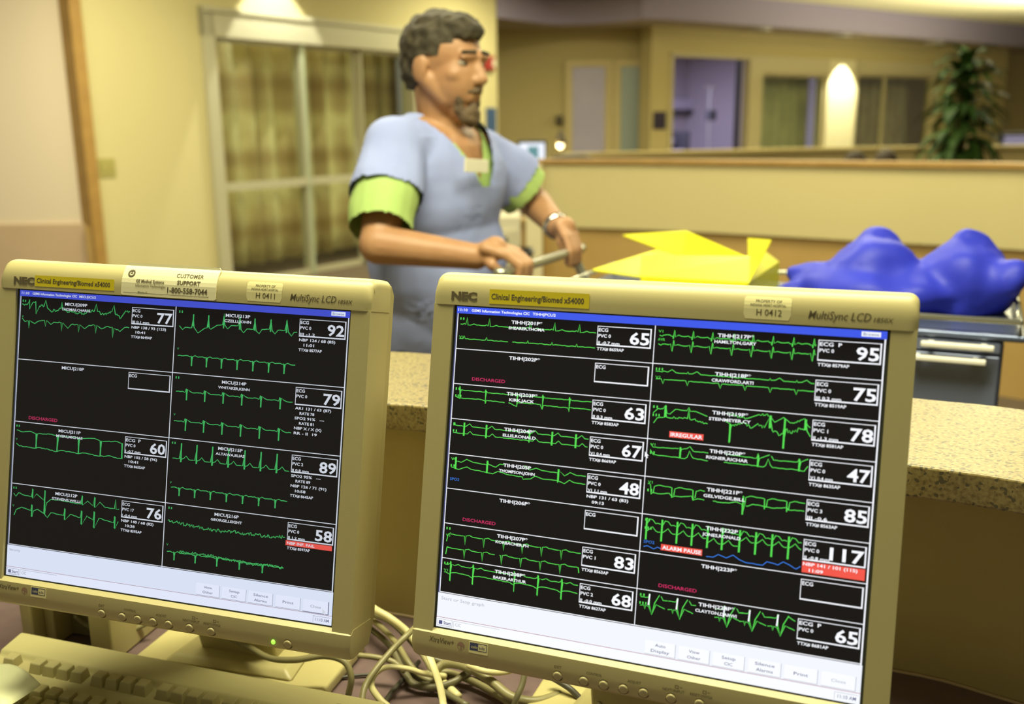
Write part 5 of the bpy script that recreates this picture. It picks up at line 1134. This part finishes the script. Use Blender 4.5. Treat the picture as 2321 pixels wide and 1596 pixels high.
# green shirt: body and sleeves
def tl(p0, p1, t): return p0 + (p1 - p0) * t
seR = tl(shR, elR, 1.02); seL = tl(shL, elL, .72)
organic('undershirt', [('e', chest + UP * .03, (.121, .182, .176), tors), ('c', neck - UP * .045, shR, .054, .056), ('c', neck - UP * .045, shL, .054, .054), ('c', shR, tl(shR, elR, .55), .058, .070), ('c', tl(shR, elR, .55), tl(shR, elR, 1.0), .070, .070), ('c', shL, tl(shL, elL, .5), .056, .062), ('c', tl(shL, elL, .5), seL, .068, .068), ('c', neck - UP * .02, neck - UP * .05, .060, .09)],
        .006, GREEN, man, 4, cut=lambda v: (Vector((v.x - neck.x, v.y - neck.y, 0)).length < .085 and v.z > neck.z - .03 - .55 * ((v - neck).dot(F))) or ((v - neck).dot(F) > .03 and abs((v - neck).dot(Lf)) < .6 * (v.z - neck.z + .10)) or (v - neck).z > .035 or (v - tl(shR, elR, .86)).dot((elR - shR).normalized()) > 0 and (v - elR).length < .15 or ((v - tl(shL, elL, .78)).dot((elL - shL).normalized()) > 0 and (v - elL).length < .14), noise=(14, .008))
def vneck(v):
    d = v - neck; f_ = d.dot(F); l_ = d.dot(Lf)
    if d.z > .045: return True
    if (Vector((d.x, d.y, 0)).length < .082 and d.z > -.02 - .3 * f_ - .0) and d.z > -.03: return True
    return f_ > .02 and abs(l_) < .010 + .60 * (d.z + .120) and d.z > -.120
def cuffcut(v):
    a = (v - tl(shR, elR, .50)).dot((elR - shR).normalized()) > 0 and (v - tl(shR, elR, .85)).length < .15 and (v - chest).dot(-Lf) > .175
    b = (v - tl(shL, elL, .60)).dot((elL - shL).normalized()) > 0 and (v - tl(shL, elL, .9)).length < .12 and (v - chest).dot(Lf) > .175
    return a or b
organic('scrub_top', [('e', chest + UP * .03, (.134, .192, .186), tors), ('e', tl(chest, pel, .5) + F * .015, (.150, .185, .22), tors), ('e', pel + UP * .02, (.148, .190, .17), tors), ('c', neck - UP * .045, shR, .064, .066), ('c', neck - UP * .045, shL, .064, .064), ('c', shR, tl(shR, elR, .42), .068, .080), ('c', shL, tl(shL, elL, .42), .066, .072), ('c', tl(shR, elR, .42), tl(shR, elR, .7), .080, .082), ('c', tl(shL, elL, .42), tl(shL, elL, .62), .072, .074)],
        .007, SCRUB, man, 5, cut=lambda v: vneck(v) or cuffcut(v) or v.z < .80, noise=(9, .016))
organic('trousers', [('e', pel - UP * .03, (.125, .178, .13), tors), ('c', hipR, knR, .098, .072), ('c', knR, anR + UP * .02, .070, .058), ('c', hipL, knL, .098, .072), ('c', knL, anL + UP * .03, .070, .058)], .009, mat('trousers_navy', (.035, .045, .08), .85), man, 4, noise=(9, .01))
for an, fwd in ((anR, V3(.85, -.5, 0)), (anL, V3(.85, -.5, -.45))):
    fw = fwd.normalized(); base = an - UP * (.055 if an is anR else .06)
    organic('shoe', [('c', base - fw * .04, base + fw * .10, .042, .036), ('c', base + fw * .10, base + fw * .17, .040, .032), ('c', base, an, .045, .046)], .007, mat('shoe_white', (.6, .6, .55), .5), man, 3, cut=None)
# badge and watch
bc = chest + UP * .075 + F * .150 - Lf * -.045
m_ = MB(); Mb = Matrix.Translation(aty(1080, 376, 2.165)) @ Matrix((F.cross(UP) * -1, F.cross(UP).cross(F) * -1 if False else F, UP)).transposed().to_4x4()
m_.box((-.040, -.002, -.014), (.040, .002, .014), Mb @ Matrix.Rotation(R(4), 4, 'Y')); b_ = m_.build('name_badge', mat('badge_white', (.85, .82, .68), .4), man, bevel=.001)
wd_ = (wL - elL).normalized(); Mw = Matrix.Translation(wL - wd_ * .015) @ wd_.to_track_quat('Z', 'Y').to_matrix().to_4x4()
m_ = MB(); m_.lathe([(.0285, -.008), (.032, -.008), (.032, .008), (.0285, .008)], Mw, 24); m_.build('wrist_watch', CHROME, man, smooth=True)
